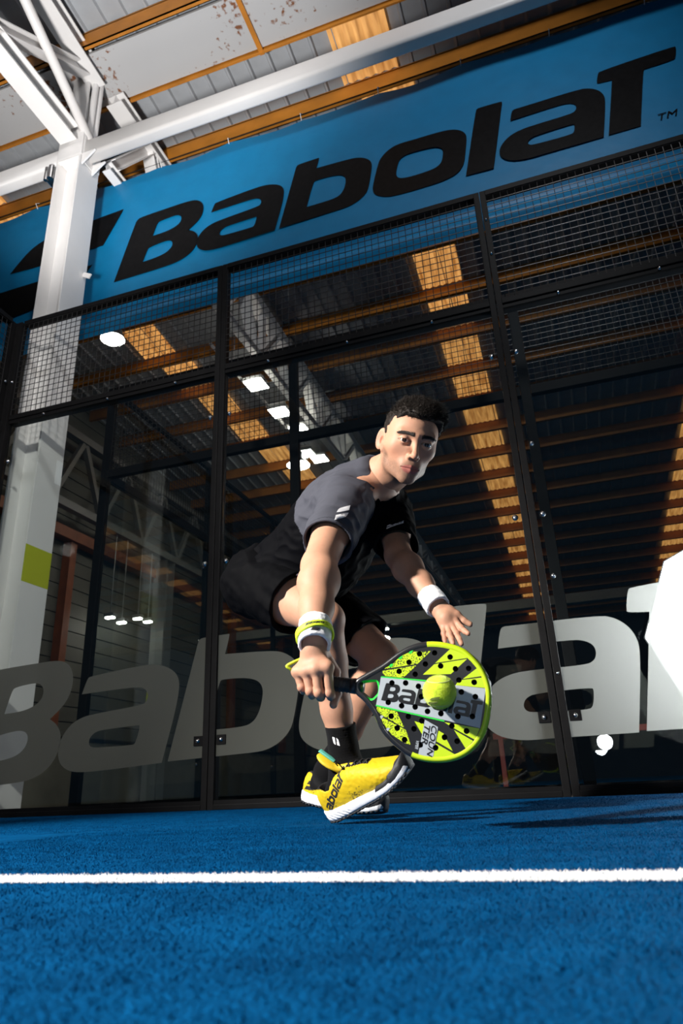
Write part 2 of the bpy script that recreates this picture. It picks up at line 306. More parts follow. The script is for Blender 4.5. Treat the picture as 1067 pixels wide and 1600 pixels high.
# valley gutter soffit with rust
M_gutter = bpy.data.materials.new('rust_stained_galvanised_gutter'); M_gutter.use_nodes = True
def gutter_nodes(m):
    nt = m.node_tree; b = nt.nodes['Principled BSDF']; L = nt.links
    b.inputs['Roughness'].default_value = 0.5; b.inputs['Metallic'].default_value = 0.1
    tc = nt.nodes.new('ShaderNodeTexCoord')
    n1 = nt.nodes.new('ShaderNodeTexNoise'); n1.inputs['Scale'].default_value = 1.1; n1.inputs['Detail'].default_value = 2
    n2 = nt.nodes.new('ShaderNodeTexNoise'); n2.inputs['Scale'].default_value = 16; n2.inputs['Detail'].default_value = 6
    ad = nt.nodes.new('ShaderNodeMath'); ad.operation = 'ADD'
    L.new(tc.outputs['Object'], n1.inputs['Vector']); L.new(tc.outputs['Object'], n2.inputs['Vector'])
    L.new(n1.outputs['Fac'], ad.inputs[0]); L.new(n2.outputs['Fac'], ad.inputs[1])
    cr = nt.nodes.new('ShaderNodeValToRGB'); e = cr.color_ramp.elements
    e[0].position = 0.56; e[0].color = (0.50, 0.50, 0.50, 1); e[1].position = 0.61; e[1].color = (0.22, 0.085, 0.035, 1)
    mr = nt.nodes.new('ShaderNodeMath'); mr.operation = 'MULTIPLY'; mr.inputs[1].default_value = 0.5
    L.new(ad.outputs[0], mr.inputs[0]); L.new(mr.outputs[0], cr.inputs[0]); L.new(cr.outputs[0], b.inputs['Base Color'])
gutter_nodes(M_gutter)
MB().box((-9, 0.115, 7.49), (9, 0.68, 7.52)).build('valley_gutter', M_gutter, ceiling)
MB().box((-9, 0.70, 7.45), (9, 0.72, 7.65)).build('gutter_edge', M_orange, ceiling)
b = MB()
for x in (-0.05, 3.9): b.box((x, 0.05, 7.462), (x+0.05, 0.74, 7.488))
b.build('gutter_strap', M_orange, ceiling)

# ---- the hall's side wall far left, built board by board
wall_left = struct(empty('wall_left'))
bv = MB().box((-6.16, -4, 0), (-6.02, 23, 0.232)); board = bv.build('siding_board', M_siding, wall_left); board.location.z = 1.05
for k in range(1, 26):
    c = board.copy(); COL.objects.link(c); c.location.z = 1.05+0.25*k
MB().box((-6.30, -4, 0), (-6.16, 23, 7.9)).build('wall_backing', mat('dark_wall_backing', (0.03, 0.03, 0.028), rough=0.8), wall_left)
MB().box((-6.16, -4, -0.012), (-5.95, 23, 1.0), 0.01).build('concrete_plinth', M_concrete, wall_left)
MB().box((-6.02, -4, 1.0), (-5.93, 23, 1.05)).build('plinth_flashing', M_black, wall_left)
M_rust = mat('rust_orange_upright', (0.20, 0.05, 0.010), rough=0.55, noise=0.2, nscale=5)
for y in (2.4, 5.55, 8.7, 11.8, 15.0):
    MB().box((-6.015, y-0.08, 1.05), (-5.85, y+0.08, 4.3), 0.006).build('wall_upright', M_rust, wall_left)
MB().box((-6.01, -4, 4.3), (-5.8, 23, 4.5), 0.006).build('wall_rail', M_rust, wall_left)
# far end of the hall
wall_back = struct(empty('wall_rear'))
MB().box((-9, 22.6, -0.1), (9, 22.9, 7)).build('end_cladding', mat('dark_end_cladding', (0.03, 0.032, 0.04), rough=0.7, noise=0.3, nscale=1), wall_back)
MB().box((-9, 12.0, 3.70), (9, 12.25, 3.92), 0.01).build('walkway_edge', mat('pale_walkway_edge', (0.32, 0.31, 0.27), rough=0.7, noise=0.1), wall_back)

# ================================================================ GLASS BACK WALL OF THE COURT
def wires(b, p0, du, nu, dv, nv, su, sv, t=0.004):
    """welded mesh: nu x nv bars on a panel whose axes are du (width) and dv (height)"""
    p0 = Vector(p0); du = Vector(du); dv = Vector(dv); W = su; H = sv
    for i in range(nu+1):
        a = p0 + du*(W*i/nu); b.bar(a, a + dv*H, t, t, up=(0.3, 1, 0.1), cap=False)
    nrm = du.cross(dv).normalized()*t*0.8
    for j in range(nv+1):
        a = p0 + dv*(H*j/nv) + nrm; b.bar(a, a + du*W, t, t, cap=False)
def bolt_mb(c, n=(0, -1, 0), r=0.012):
    b = MB(); b.lathe([(0.0, 0.0), (r*1.5, 0.0), (r*1.5, 0.004), (r, 0.005), (r*0.95, 0.012), (r*0.5, 0.014), (0.001, 0.0142)], c, n, 14); return b
XS = [-2.0, -0.02, 2.0, 4.0, 6.0]
wall_b = struct(empty('wall_back'))
def post(x, y0=-0.012, y1=0.055, par=None, name='post'):
    for s in (-1, 1):
        cx = x + s*0.0215
        b = MB(); b.box((cx-0.0195, y0, 0.0), (cx+0.0195, y1, 3.965), 0.003)
        o = b.build(name, M_greyblk, par)
    return o
for x in XS: post(x, par=wall_b)
for i in range(4):
    x0, x1 = XS[i]+0.041, XS[i+1]-0.041
    if i == 0: x0 = XS[0]+0.06
    # frame rails
    MB().box((x0, -0.010, 3.925), (x1, 0.0, 3.968), 0.002).box((x0, 0.0, 3.93), (x1, 0.07, 3.965)).build('top_rail', M_greyblk, wall_b)
    MB().box((x0, -0.010, 2.985), (x1, 0.0, 3.028), 0.002).box((x0, 0.0, 2.955), (x1, 0.07, 2.995)).build('middle_rail', M_greyblk, wall_b)
    MB().box((x0, -0.014, 0.0), (x1, 0.05, 0.03), 0.004).box((x0, -0.006, 0.03), (x1, 0.008, 0.052)).build('base_rail', M_black, wall_b)
    b = MB(); wires(b, (x0, 0.002, 3.03), (1, 0, 0), 38, (0, 0, 1), 17, x1-x0, 0.895)
    b.build('wire_mesh', M_wire, wall_b)['kind'] = 'stuff'
    g = MB().box((x0+0.004, 0.010, 0.03), (x1-0.004, 0.020, 2.955)).build('glass_pane', M_pane, wall_b)
    for xx, s in ((x0, 1), (x1, -1)):
        for z in (0.385, 1.50, 2.61):
            c = (xx+s*0.036, 0.010, z)
            bb = bolt_mb(c)
            if z < 0.5: bb2 = MB().box((c[0]-0.03, 0.0, z-0.028), (c[0]+0.03, 0.0098, z+0.028), 0.002).build('clamp_plate', M_black, g); bb = bolt_mb((c[0], 0.0, z), r=0.009)
            bb.build('clamp_bolt', M_chrome, g, True)
    for xx in (x0+0.35, x0+0.95, x0+1.55):
        bolt_mb((xx, -0.010, 2.965), r=0.007).build('rail_bolt', M_chrome, wall_b, True)
for z in (1.13, 1.953): bolt_mb((2.079, 0.010, z), r=0.01).build('clamp_bolt', M_chrome, wall_b, True)
for z in (0.60, 3.40, 3.70): bolt_mb((2.022, -0.012, z), r=0.006).build('rail_bolt', M_chrome, wall_b, True)
# corner post and the side wall that comes towards the camera
wall_s = struct(empty('wall_side'))
for s in (0, 1):
    MB().box((-2.045+0.0, -0.075-1.93*0, 0), (-2.012, -0.02, 3.965), 0.003) if s else None
MB().box((-2.06, -0.07, 0), (-2.02, -0.016, 3.965), 0.003).build('post', M_greyblk, wall_s)
for k in range(2):
    ya, yb = -0.075-2*k, -2.0-2*k
    MB().box((-2.01, yb, 3.925), (-2.0, ya, 3.968), 0.002).box((-2.07, yb, 3.93), (-2.01, ya, 3.965)).build('top_rail', M_greyblk, wall_s)
    MB().box((-2.01, yb, 2.985), (-2.0, ya, 3.028), 0.002).box((-2.07, yb, 2.955), (-2.01, ya, 2.995)).build('middle_rail', M_greyblk, wall_s)
    b = MB(); wires(b, (-2.012, ya, 3.03), (0, -1, 0), 38, (0, 0, 1), 17, ya-yb, 0.895); b.build('wire_mesh', M_wire, wall_s)['kind'] = 'stuff'
    MB().box((-2.03, yb, 0.03), (-2.02, ya, 2.955)).build('glass_pane', M_pane, wall_s)
    MB().box((-2.06, yb-0.075, 0), (-2.005, yb, 3.965), 0.003).build('post', M_greyblk, wall_s)
    bolt_mb((-2.005, -0.045, 3.35), (1, 0, 0), 0.008).build('rail_bolt', M_chrome, wall_s, True)
bolt_mb((-1.965, -0.012, 3.35), r=0.008).build('rail_bolt', M_chrome, wall_b, True)

# frosted lettering stuck to the glass
M_vinyl = bpy.data.materials.new('frosted_vinyl'); M_vinyl.use_nodes = True
def vinyl_nodes(m):
    nt = m.node_tree; nt.nodes.clear(); L = nt.links
    o = nt.nodes.new('ShaderNodeOutputMaterial'); d = nt.nodes.new('ShaderNodeBsdfDiffuse'); t = nt.nodes.new('ShaderNodeBsdfTranslucent'); tr = nt.nodes.new('ShaderNodeBsdfTransparent')
    d.inputs[0].default_value = (0.125, 0.13, 0.115, 1); t.inputs[0].default_value = (0.70, 0.70, 0.69, 1); tr.inputs[0].default_value = (0.9, 0.9, 0.88, 1)
    m1 = nt.nodes.new('ShaderNodeMixShader'); m1.inputs[0].default_value = 0.5
    m2 = nt.nodes.new('ShaderNodeMixShader'); m2.inputs[0].default_value = 0.16
    L.new(d.outputs[0], m1.inputs[1]); L.new(t.outputs[0], m1.inputs[2]); L.new(m1.outputs[0], m2.inputs[1]); L.new(tr.outputs[0], m2.inputs[2]); L.new(m2.outputs[0], o.inputs[0])
vinyl_nodes(M_vinyl)
GA = np.array(GL['A'])
def glass_xy(q): return [tuple(np.array([x, y, 1.0]) @ GA) for x, y in q]
def split_x(polys, xa, xb):
    return polys
for key in ('B', 'a', 'b', 'o', 'l', 'a2', 'T'):
    polys = [glass_xy(q) for q in GLY[key]]
    v, f = fill2d(polys, 0.0008)
    # the letters are cut where a post stands between two panes: they run just behind the post flange
    o = mk('frosted_letter', [(x, 0.0085-z, y) for x, y, z in v], f, M_vinyl, wall_b)
MB().box((-0.50, 0.0077, 0.17), (-0.075, 0.0085, 0.268)).build('frosted_strip', mat('thin_frost', (0.20, 0.205, 0.18), rough=0.6), wall_b) if False else None

# ================================================================ THE NEXT COURT'S ENCLOSURE (behind the glass)
enc = empty('glass_enclosure', (0, 1.2, 0)); tag(enc, 'black framed glass enclosure of the next court, seen through the glass back wall', 'enclosure')
def kid(mb, name, m, par, smooth=False):
    off = Vector(par.location) if par.parent is None else Vector((0, 0, 0))
    mb.v = [tuple(Vector(p) - off) for p in mb.v]; return mb.build(name, m, par, smooth)
X2 = [-1.88, 0.09, 2.10, 4.1, 6.1]
for x in X2: kid(MB().box((x-0.04, 1.16, 0), (x+0.04, 1.22, 3.96), 0.004), 'post', M_black, enc)
for i in range(4):
    x0, x1 = X2[i]+0.042, X2[i+1]-0.042
    kid(MB().box((x0, 1.17, 3.92), (x1, 1.22, 3.965)), 'top_rail', M_black, enc)
    kid(MB().box((x0, 1.16, 2.95), (x1, 1.22, 3.03)), 'middle_rail', M_black, enc)
    kid(MB().box((x0, 1.16, 0.0), (x1, 1.22, 0.05)), 'base_rail', M_black, enc)
    b = MB(); wires(b, (x0, 1.18, 3.03), (1, 0, 0), 38, (0, 0, 1), 17, x1-x0, 0.89); kid(b, 'wire_mesh', M_wire, enc)['kind'] = 'stuff'
    kid(MB().box((x0+0.004, 1.185, 0.05), (x1-0.004, 1.195, 2.95)), 'glass_pane', M_pane, enc)
for k in range(3):
    ya, yb = 1.225+2*k, 3.16+2*k
    kid(MB().box((-1.92, yb, 0), (-1.86, yb+0.06, 3.96), 0.004), 'post', M_black, enc)
    kid(MB().box((-1.91, ya, 3.92), (-1.86, yb, 3.965)), 'top_rail', M_black, enc)
    kid(MB().box((-1.92, ya, 2.95), (-1.86, yb, 3.03)), 'middle_rail', M_black, enc)
    kid(MB().box((-1.92, ya, 0.0), (-1.86, yb, 0.05)), 'base_rail', M_black, enc)
    b = MB(); wires(b, (-1.88, ya, 3.03), (0, 1, 0), 38, (0, 0, 1), 17, yb-ya, 0.89); kid(b, 'wire_mesh', M_wire, enc)['kind'] = 'stuff'
    kid(MB().box((-1.895, ya, 0.05), (-1.885, yb, 2.95)), 'glass_pane', M_pane, enc)
    for z in (0.385, 1.5, 2.6): kid(bolt_mb((-1.884, yb-0.04, z), (1, 0, 0)), 'clamp_bolt', M_chrome, enc, True)

# ================================================================ COLUMN, TUBE BEAM, TRUSS
colm = empty('steel_column', (-1.98, 0.40, 0)); tag(colm, 'white H-section steel column with a yellow green band, standing behind the left end of the glass wall', 'column')
cx0, cx1, cy0, cy1 = -2.125, -1.835, 0.25, 0.545
kid(MB().box((cx0, cy0, -0.01), (cx0+0.016, cy1, 6.22), 0.002), 'flange', M_white, colm)
kid(MB().box((cx1-0.016, cy0, -0.01), (cx1, cy1, 6.22), 0.002), 'flange', M_white, colm)
kid(MB().box((cx0+0.016, 0.385, -0.01), (cx1-0.016, 0.40, 6.22)), 'web', M_white, colm)
kid(MB().box((cx0+0.016, cy0+0.004, 6.20), (cx1-0.016, 0.299, 6.55)), 'cap_plate', M_white, colm)
kid(MB().box((cx0-0.004, cy0+0.002, 6.221), (cx1+0.004, cy1+0.006, 6.60), 0.008), 'cap_block', M_white, colm)
kid(MB().box((cx0+0.02, cy0+0.05, 6.60), (cx1-0.06, cy0+0.075, 7.52)).box((cx0+0.02, cy1-0.09, 6.60), (cx1-0.06, cy1-0.065, 7.52)).box((cx0+0.10, cy0+0.075, 6.60), (cx0+0.115, cy1-0.09, 7.52)).tube([(cx1-0.03, cy0+0.12, 6.6), (cx1-0.03, cy0+0.12, 7.5)], 0.035).tube([(cx1-0.03, cy1-0.1, 6.6), (cx1-0.03, cy1-0.1, 7.5)], 0.035), 'stub_column', M_white, colm)
kid(MB().box((cx1-0.002, cy0, 1.68), (cx1+0.0012, cy1, 1.985)), 'yellow_green_band', mat('yellow_green_paint', (0.42, 0.46, 0.02), rough=0.5), colm)['label'] = 'yellow green painted band'
kid(MB().box((cx1-0.002, cy0+0.22, 2.60), (cx1+0.0012, cy1-0.0, 2.82)), 'paper_label', mat('white_paper', (0.85, 0.85, 0.85), rough=0.8), colm)['label'] = 'small white paper sheet'
b = MB(); b.bar((cx1, 0.50, 4.86), (cx1+0.09, 0.50, 4.81), 0.012, 0.05); kid(b, 'lug', M_white, colm)

beam = empty('tie_beam', (0, 0.36, 6.24)); tag(beam, 'white rounded box beam running right from the column head under the roof', 'beam')
def rbox_x(x0, x1, y0, y1, z0, z1, r):
    pts = []
    for (cy, cz, a0) in ((y1-r, z1-r, 0), (y0+r, z1-r, 90), (y0+r, z0+r, 180), (y1-r, z0+r, 270)):
        for k in range(6): a = R(a0+18*k); pts.append((cy+r*math.cos(a), cz+r*math.sin(a)))
    n = len(pts); v = [(x, y, z) for x in (x0, x1) for y, z in pts]
    f = [(k, n+k, n+(k+1) % n, (k+1) % n) for k in range(n)] + [tuple(range(n)), tuple(range(2*n-1, n-1, -1))]
    return MB().add(v, f)
kid(rbox_x(cx1+0.012, 7.0, 0.29, 0.43, 6.235, 6.455, 0.035), 'beam_body', M_white, beam, True)
kid(MB().box((cx1+0.005, 0.28, 6.15), (cx1+0.012, 0.46, 6.50), 0.002), 'end_plate', M_white, beam)
for (ya, yb) in ((0.27, 0.29), (0.43, 0.45)):
    v = [(cx1+0.006, ya, 6.10), (cx1+0.006, ya, 6.235), (cx1+0.16, ya, 6.235), (cx1+0.006, yb, 6.10), (cx1+0.006, yb, 6.235), (cx1+0.16, yb, 6.235)]
    kid(MB().add(v, [(0, 1, 2), (5, 4, 3), (0, 3, 4, 1), (1, 4, 5, 2), (2, 5, 3, 0)]), 'gusset', M_white, beam)
beam2 = empty('tie_beam', (-4, 0.36, 6.24)); tag(beam2, 'white rounded box beam running left from the column head', 'beam')
kid(rbox_x(-9.0, cx0-0.012, 0.29, 0.43, 6.235, 6.455, 0.035), 'beam_body', M_white, beam2, True)
kid(MB().box((cx0-0.16, 0.30, 6.06), (cx0-0.012, 0.42, 6.225), 0.01).tube([(cx0-0.09, 0.285, 6.05), (cx0-0.09, 0.285, 6.22)], 0.03).tube([(cx0-0.15, 0.285, 6.05), (cx0-0.15, 0.285, 6.22)], 0.02), 'bracket', M_chrome, beam2)

def hsec(b, a, c, w, h, t=0.014):
    a = Vector(a); c = Vector(c); d = (c-a).normalized(); up = Vector((1, 0, 0))
    n = d.cross(up).normalized()
    for s in (-1, 1): b.bar(a+n*s*(h/2-t/2), c+n*s*(h/2-t/2), w, t, up=n)
    b.bar(a, c, t, h-2*t, up=n)
# truss in front of the column: coming towards the camera above the left wall
tr1 = empty('roof_truss', (-1.98, 0, 6.4)); tag(tr1, 'white roof truss coming forward from the column head towards the viewer', 'truss')
b = MB(); hsec(b, (-1.98, 0.22, 6.50), (-1.98, -6.5, 6.50), 0.20, 0.20); kid(b, 'bottom_chord', M_white, tr1)
b = MB(); hsec(b, (-1.86, 0.40, 7.46), (-1.86, -6.5, 8.16), 0.20, 0.18); kid(b, 'top_chord', M_white, tr1)
kid(MB().tube([(-1.84, 0.36, 6.52), (-1.84, -2.05, 8.0)], 0.05, 14), 'tube_brace', M_white, tr1, True)
for i in range(3):
    ya = -0.9-2.2*i
    b = MB(); hsec(b, (-1.95, ya, 6.58), (-1.90, ya+1.15 if i else 0.22, 7.44+0.1*i), 0.13, 0.12, 0.010); kid(b, 'diagonal', M_white, tr1)
    b = MB(); hsec(b, (-1.95, ya-0.1, 6.58), (-1.90, ya-1.1, 7.62+0.22*i), 0.12, 0.12, 0.010); kid(b, 'diagonal', M_white, tr1)
# truss running back into the hall behind the column
tr2 = empty('roof_truss', (-1.98, 8, 6)); tag(tr2, 'white lattice roof truss running back into the hall behind the column', 'truss')
ZB = lambda y: 6.36-0.055*y
ZT = lambda y: ROOF(y)-0.30
XT = lambda y: -1.78+0.045*y
b = MB(); hsec(b, (XT(.56), 0.56, ZB(0.56)), (XT(22), 22, ZB(22)), 0.10, 0.12); kid(b, 'bottom_chord', M_white, tr2)
b = MB(); hsec(b, (XT(.56), 0.56, ZT(0.56)), (XT(22), 22, ZT(22)), 0.20, 0.16); kid(b, 'top_chord', M_white, tr2)
y = 0.62
while y < 21:
    st = 1.0; ya, yb = y+st*0.55, y+st*0.60
    b = MB(); hsec(b, (XT(y), y, ZB(y)+0.06), (XT(ya), ya, ZT(ya)-0.06), 0.18, 0.12, 0.010); kid(b, 'diagonal', M_white, tr2)
    b = MB(); hsec(b, (XT(y), y+st*1.1, ZB(y+st*1.1)+0.06), (XT(yb), yb, ZT(yb)-0.06), 0.15, 0.10, 0.010); kid(b, 'diagonal', M_white, tr2)
    if y > 2: kid(MB().bar((XT(y)+.02, y+0.05, ZB(y)+0.06), (XT(y)+.02, y+0.05, ZT(y)-0.06), 0.09, 0.09, up=(1, 0, 0)), 'vertical', M_white, tr2)
    y += 1.15
wc = empty('steel_column', (-5.70, 8.2, 0)); tag(wc, 'dim pale column with a yellow green band by the sided wall, seen through the glass at left', 'column')
b = MB(); hsec(b, (-5.70, 8.2, -0.01), (-5.70, 8.2, 4.68), 0.30, 0.30); kid(b, 'shaft', mat('dim_white_steel', (0.20, 0.20, 0.19), rough=0.6), wc)  # white steel like the near column, hall's dimness put into its colour
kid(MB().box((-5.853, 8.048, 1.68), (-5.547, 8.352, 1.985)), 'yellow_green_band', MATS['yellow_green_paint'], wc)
# truss over the left hall wall
tr3 = empty('wall_truss', (-5.6, 8, 5)); tag(tr3, 'dim grey lattice girder along the sided hall wall at far left', 'truss')
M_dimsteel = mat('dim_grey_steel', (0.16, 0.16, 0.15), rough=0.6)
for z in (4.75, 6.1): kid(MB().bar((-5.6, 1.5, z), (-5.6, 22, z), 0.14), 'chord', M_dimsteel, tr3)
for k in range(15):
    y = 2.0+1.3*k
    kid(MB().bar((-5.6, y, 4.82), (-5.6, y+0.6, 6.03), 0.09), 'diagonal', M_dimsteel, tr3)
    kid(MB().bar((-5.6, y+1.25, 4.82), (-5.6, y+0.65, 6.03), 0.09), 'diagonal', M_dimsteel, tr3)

# ================================================================ BANNER
ban = empty('banner', (0, 0.75, 4.3)); tag(ban, 'long blue fabric banner with huge black lettering, hung under the roof above the glass wall', 'banner')
M_ban = mat('blue_banner_fabric', (0.002, 0.155, 0.335), rough=0.45, spec=0.3, noise=0.06, nscale=6, bump=0.12, bscale=5, bdist=0.03)
M_bantxt = mat('black_banner_print', (0.0045, 0.0043, 0.0046), rough=0.42, spec=0.08, noise=0.35, nscale=25)
BX0, BX1 = -6.2, 5.6
zs = [4.300, 4.31, 4.33, 4.36, 4.39, 4.42, 4.45, 4.48, 4.52, 4.56, 4.60, 4.64, 4.70, 5.2, 5.8, 6.1, 6.2, 6.26]
def ban_y(z): # pole pocket at the bottom edge: a roll, a crease above it
    if z < 4.70:
        t = (z-4.30)/0.40
        return 0.75 - 0.055*math.exp(-((t-0.22)/0.16)**2) + 0.045*math.exp(-((t-0.62)/0.13)**2)
    return 0.75
nx = 236; v = []; f = []
for i in range(nx+1):
    x = BX0+(BX1-BX0)*i/nx
    ph = ((x-0.4) % 0.80)/0.80
    sag = 0.035*math.sin(math.pi*ph)
    for z in zs:
        k = max(0, (z-6.0)/0.26)
        zz = z + 0.05 - sag*k - (0.05)*(1-k)*0 - 0.05*(z < 6.0) - (0.05*(1-k) if z >= 6.0 else 0)
        v.append((x, ban_y(z) + 0.010*math.sin(5.1*x)*k + 0.006*math.sin(2.3*x+z*3), zz))
m = len(zs)
for i in range(nx):
    for j in range(m-1): f.append((i*m+j, (i+1)*m+j, (i+1)*m+j+1, i*m+j+1))
nv = len(v); v2 = v + [(x, y+0.003, z) for x, y, z in v]; f2 = f + [tuple(nv+q for q in reversed(p)) for p in f]
kid(MB().add(v2, f2), 'fabric', M_ban, ban, True)
for key in ('B', 'a', 'b', 'o', 'l', 'a2', 'T', 'mark1', 'mark2'):
    vv, ff = fill2d(GLY[key], 0.0015)
    kid(MB().add([(x, 0.741-z, y) for x, y, z in vv], ff), 'logo_mark' if 'mark' in key else 'letter', M_bantxt, ban)
def text_mesh(body, size, depth, shear=0.0, bold=0.0):
    cu = bpy.data.curves.new('tmp', 'FONT'); cu.body = body; cu.size = size; cu.extrude = depth/2; cu.shear = shear; cu.offset = bold
    ob = bpy.data.objects.new('tmp', cu); COL.objects.link(ob); dg = bpy.context.evaluated_depsgraph_get(); dg.update()
    me = ob.evaluated_get(dg).to_mesh(); vv = [tuple(c.co) for c in me.vertices]; ff = [tuple(p.vertices) for p in me.polygons]
    ob.evaluated_get(dg).to_mesh_clear(); bpy.data.objects.remove(ob); bpy.data.curves.remove(cu)
    xs = [p[0] for p in vv]; ys = [p[1] for p in vv]; x0, x1, y0, y1 = min(xs), max(xs), min(ys), max(ys)
    return [((x-x0)/(x1-x0), (y-y0)/(y1-y0), z) for x, y, z in vv], ff
vv, ff = text_mesh('TM', 1, 0.002)
kid(MB().add([(3.432+0.145*x+0.02*y, 0.738-z, 4.935+0.064*y) for x, y, z in vv], ff), 'letter', M_bantxt, ban)
M_rope = mat('thin_white_cord', (0.7, 0.7, 0.68), rough=0.7)
for k in range(-8, 7):
    x = 0.4+0.80*k
    kid(MB().tube([(x, 0.745, 6.285), (x+0.004, 0.70, 6.33), (x+0.01, 0.74, 6.37)], 0.004, 6), 'tie_cord', M_rope, ban)
kid(MB().tube([(BX0, 0.748, 6.37), (BX1, 0.748, 6.37)], 0.003, 6), 'hanging_wire', M_wire, ban)

# ================================================================ LAMPS
M_glow = mat('lamp_diffuser', (1, 1, 1), emit=(1.0, 0.97, 0.90), estr=30.0)
M_lamp = mat('lamp_housing', (0.32, 0.32, 0.32), rough=0.4, metal=0.5)
def round_lamp(loc, lab, r=0.24, power=60):
    o = empty('flood_lamp', loc); tag(o, lab, 'lamp', 'round hall lamps')
    x, y, z = loc
    kid(MB().lathe([(0.05, 0.30), (0.09, 0.28), (0.11, 0.14), (r*0.9, 0.03), (r, 0.0), (r*0.96, 0.0)], loc, n=28), 'shade', M_lamp, o, True)
    kid(MB().lathe([(0.001, -0.022), (r*0.5, -0.02), (r*0.94, -0.004), (r*0.94, 0.002)], loc, n=28), 'diffuser', M_glow, o, True)
    kid(MB().tube([(x, y, z+0.3), (x, y, ROOF(y)-0.27)], 0.012, 8), 'stem', M_lamp, o)
    lamp('flood_lamp_bulb', 'POINT', (x, y, z-0.12), (x, y, 0), 10, (1.0, 0.95, 0.85), shadow_soft_size=0.12)
def twin_lamp(loc, lab, d=(0.05, 0.55), w=0.34):
    """bracket with two flat flood heads"""
    o = empty('twin_flood_light', loc); tag(o, lab, 'lamp', 'twin flood lights in the hall')
    x, y, z = loc
    for s in (-1, 1):
        cx, cy = x+s*d[0]/2, y+s*d[1]/2
        hd = kid(MB().box((cx-w/2, cy-w/2, z), (cx+w/2, cy+w/2, z+0.07), 0.025), 'head', M_lamp, o, True)
        MB().box((cx-w/2+0.02-x, cy-w/2+0.02-y, -0.012), (cx+w/2-0.02-x, cy+w/2-0.02-y, 0.004), 0.004).build('diffuser', M_glow, hd)
        kid(MB().bar((cx, cy, z+0.07), (cx, cy, z+0.17), 0.03), 'yoke', M_lamp, o)
    kid(MB().bar((x-d[0]/2-0.25, y-d[1]/2, z+0.17), (x-d[0]/2+0.10, y-d[1]/2, z+0.17), 0.035), 'arm', M_white, o)
    kid(MB().bar((x-0.25, y-d[1]/2-0.5, z+0.17), (x-0.25, y+d[1]/2+0.2, z+0.17), 0.035), 'bracket', M_white, o)
    kid(MB().tube([(x-0.25, y, z+0.17), (x-0.25, y, ROOF(y)-0.27)], 0.012, 8), 'stem', M_lamp, o)
    l = lamp('flood_light_bulb', 'POINT', (x, y, z-0.10), (x, y, 0), 13, (1.0, 0.95, 0.85), shadow_soft_size=0.12)
round_lamp((-2.859, 2.300, 5.600), 'large round flood lamp glowing behind the wire mesh at left, beside the amber skylight', 0.16)
round_lamp((-2.337, 7.479, 6.000), 'small round pendant lamp with a bright rim, lowest of the lamps left of the player', 0.24)
twin_lamp((-1.886, 4.287, 6.000), 'twin flood light just right of the second glass post, nearest pair', (0.028, 0.505))
twin_lamp((-1.826, 5.799, 6.000), 'twin flood light on a white bracket, middle pair above the pendant lamp', (0.076, 0.681))
twin_lamp((-2.175, 7.881, 6.350), 'small twin flood light beside the round pendant lamp', (0.170, 0.324))
# fluorescent style spots far back, seen low through the glass
def far_lamp(loc, lab, w=0.28):
    o = empty('panel_light', loc); tag(o, lab, 'lamp', 'panel lights far back in the hall')
    x, y, z = loc
    h = kid(MB().box((x-w, y-w*0.6, z), (x+w, y+w*0.6, z+0.07), 0.02), 'housing', M_lamp, o)
    kid(MB().box((x-w+0.02, y-w*0.6+0.02, z-0.03), (x+w-0.02, y+w*0.6-0.02, z-0.001), 0.008), 'diffuser', M_glow, o)
    kid(MB().tube([(x, y, z+0.07), (x, y, 4.70 if x < -4 else z+0.08)], 0.010, 6), 'stem', M_lamp, o)
far_lamp((-5.600, 6.384, 3.106), 'leftmost of four panel lights low behind the glass, left of the second post', 0.10)
far_lamp((-5.600, 6.732, 3.083), 'second from the left of four panel lights low behind the glass', 0.10)
far_lamp((-5.600, 7.220, 3.257), 'third from the left of four panel lights low behind the glass', 0.10)
far_lamp((-5.600, 7.565, 3.265), 'rightmost of four panel lights low behind the glass', 0.10)
far_lamp((-1.998, 12.12, 3.615), "far panel light just above the player's knee, on the pale walkway edge", 0.12)
far_lamp((-2.398, 12.12, 3.615), "far panel light lower left beside the player's knee", 0.12)
# octagonal softbox of the rim strobe behind the glass at the right
octa = empty('octagonal_softbox', (3.16, 0.55, 0.0)); tag(octa, 'glowing white octagonal softbox behind the glass at the right edge', 'studio light')
oc = Vector((3.165, 0.55, 0.845)); on = Vector((-0.30, -0.954, 0.0)).normalized(); ox = Vector((0, 0, 1)).cross(on).normalized()*-1; oz = Vector((0, 0, 1))
def octp(r, d, k):
    a = R(45*k + 2); return oc + ox*r*math.cos(a) + oz*r*math.sin(a) + on*d
Ro = 0.645
M_octfab = mat('black_softbox_fabric', (0.015, 0.015, 0.015), rough=0.7)
v = [octp(Ro, 0.0, k) for k in range(8)] + [octp(Ro*0.985, -0.02, k) for k in range(8)] + [octp(0.09, -0.40, k) for k in range(8)]
f = [(k, (k+1) % 8, 8+(k+1) % 8, 8+k) for k in range(8)] + [(8+k, 8+(k+1) % 8, 16+(k+1) % 8, 16+k) for k in range(8)] + [tuple(range(16, 24))]
kid(MB().add(v, f), 'shell', M_octfab, octa)
M_oct = mat('softbox_diffuser', (0.9, 0.9, 0.9), emit=(0.94, 0.97, 1.0), estr=21.0)
v = [octp(Ro*0.985, 0.004, k) for k in range(8)] + [octp(Ro*0.5, 0.012, k) for k in range(8)]
kid(MB().add(v, [(k, (k+1) % 8, 8+(k+1) % 8, 8+k) for k in range(8)] + [tuple(range(8, 16))]), 'diffuser', M_oct, octa)
kid(MB().tube([oc-on*0.40, oc-on*0.46], 0.06, 14), 'strobe_head', M_lamp, octa)
sp = oc-on*0.43
kid(MB().tube([(sp.x, sp.y, 0.03), (sp.x, sp.y, sp.z)], 0.014, 10), 'stand_pole', M_lamp, octa)
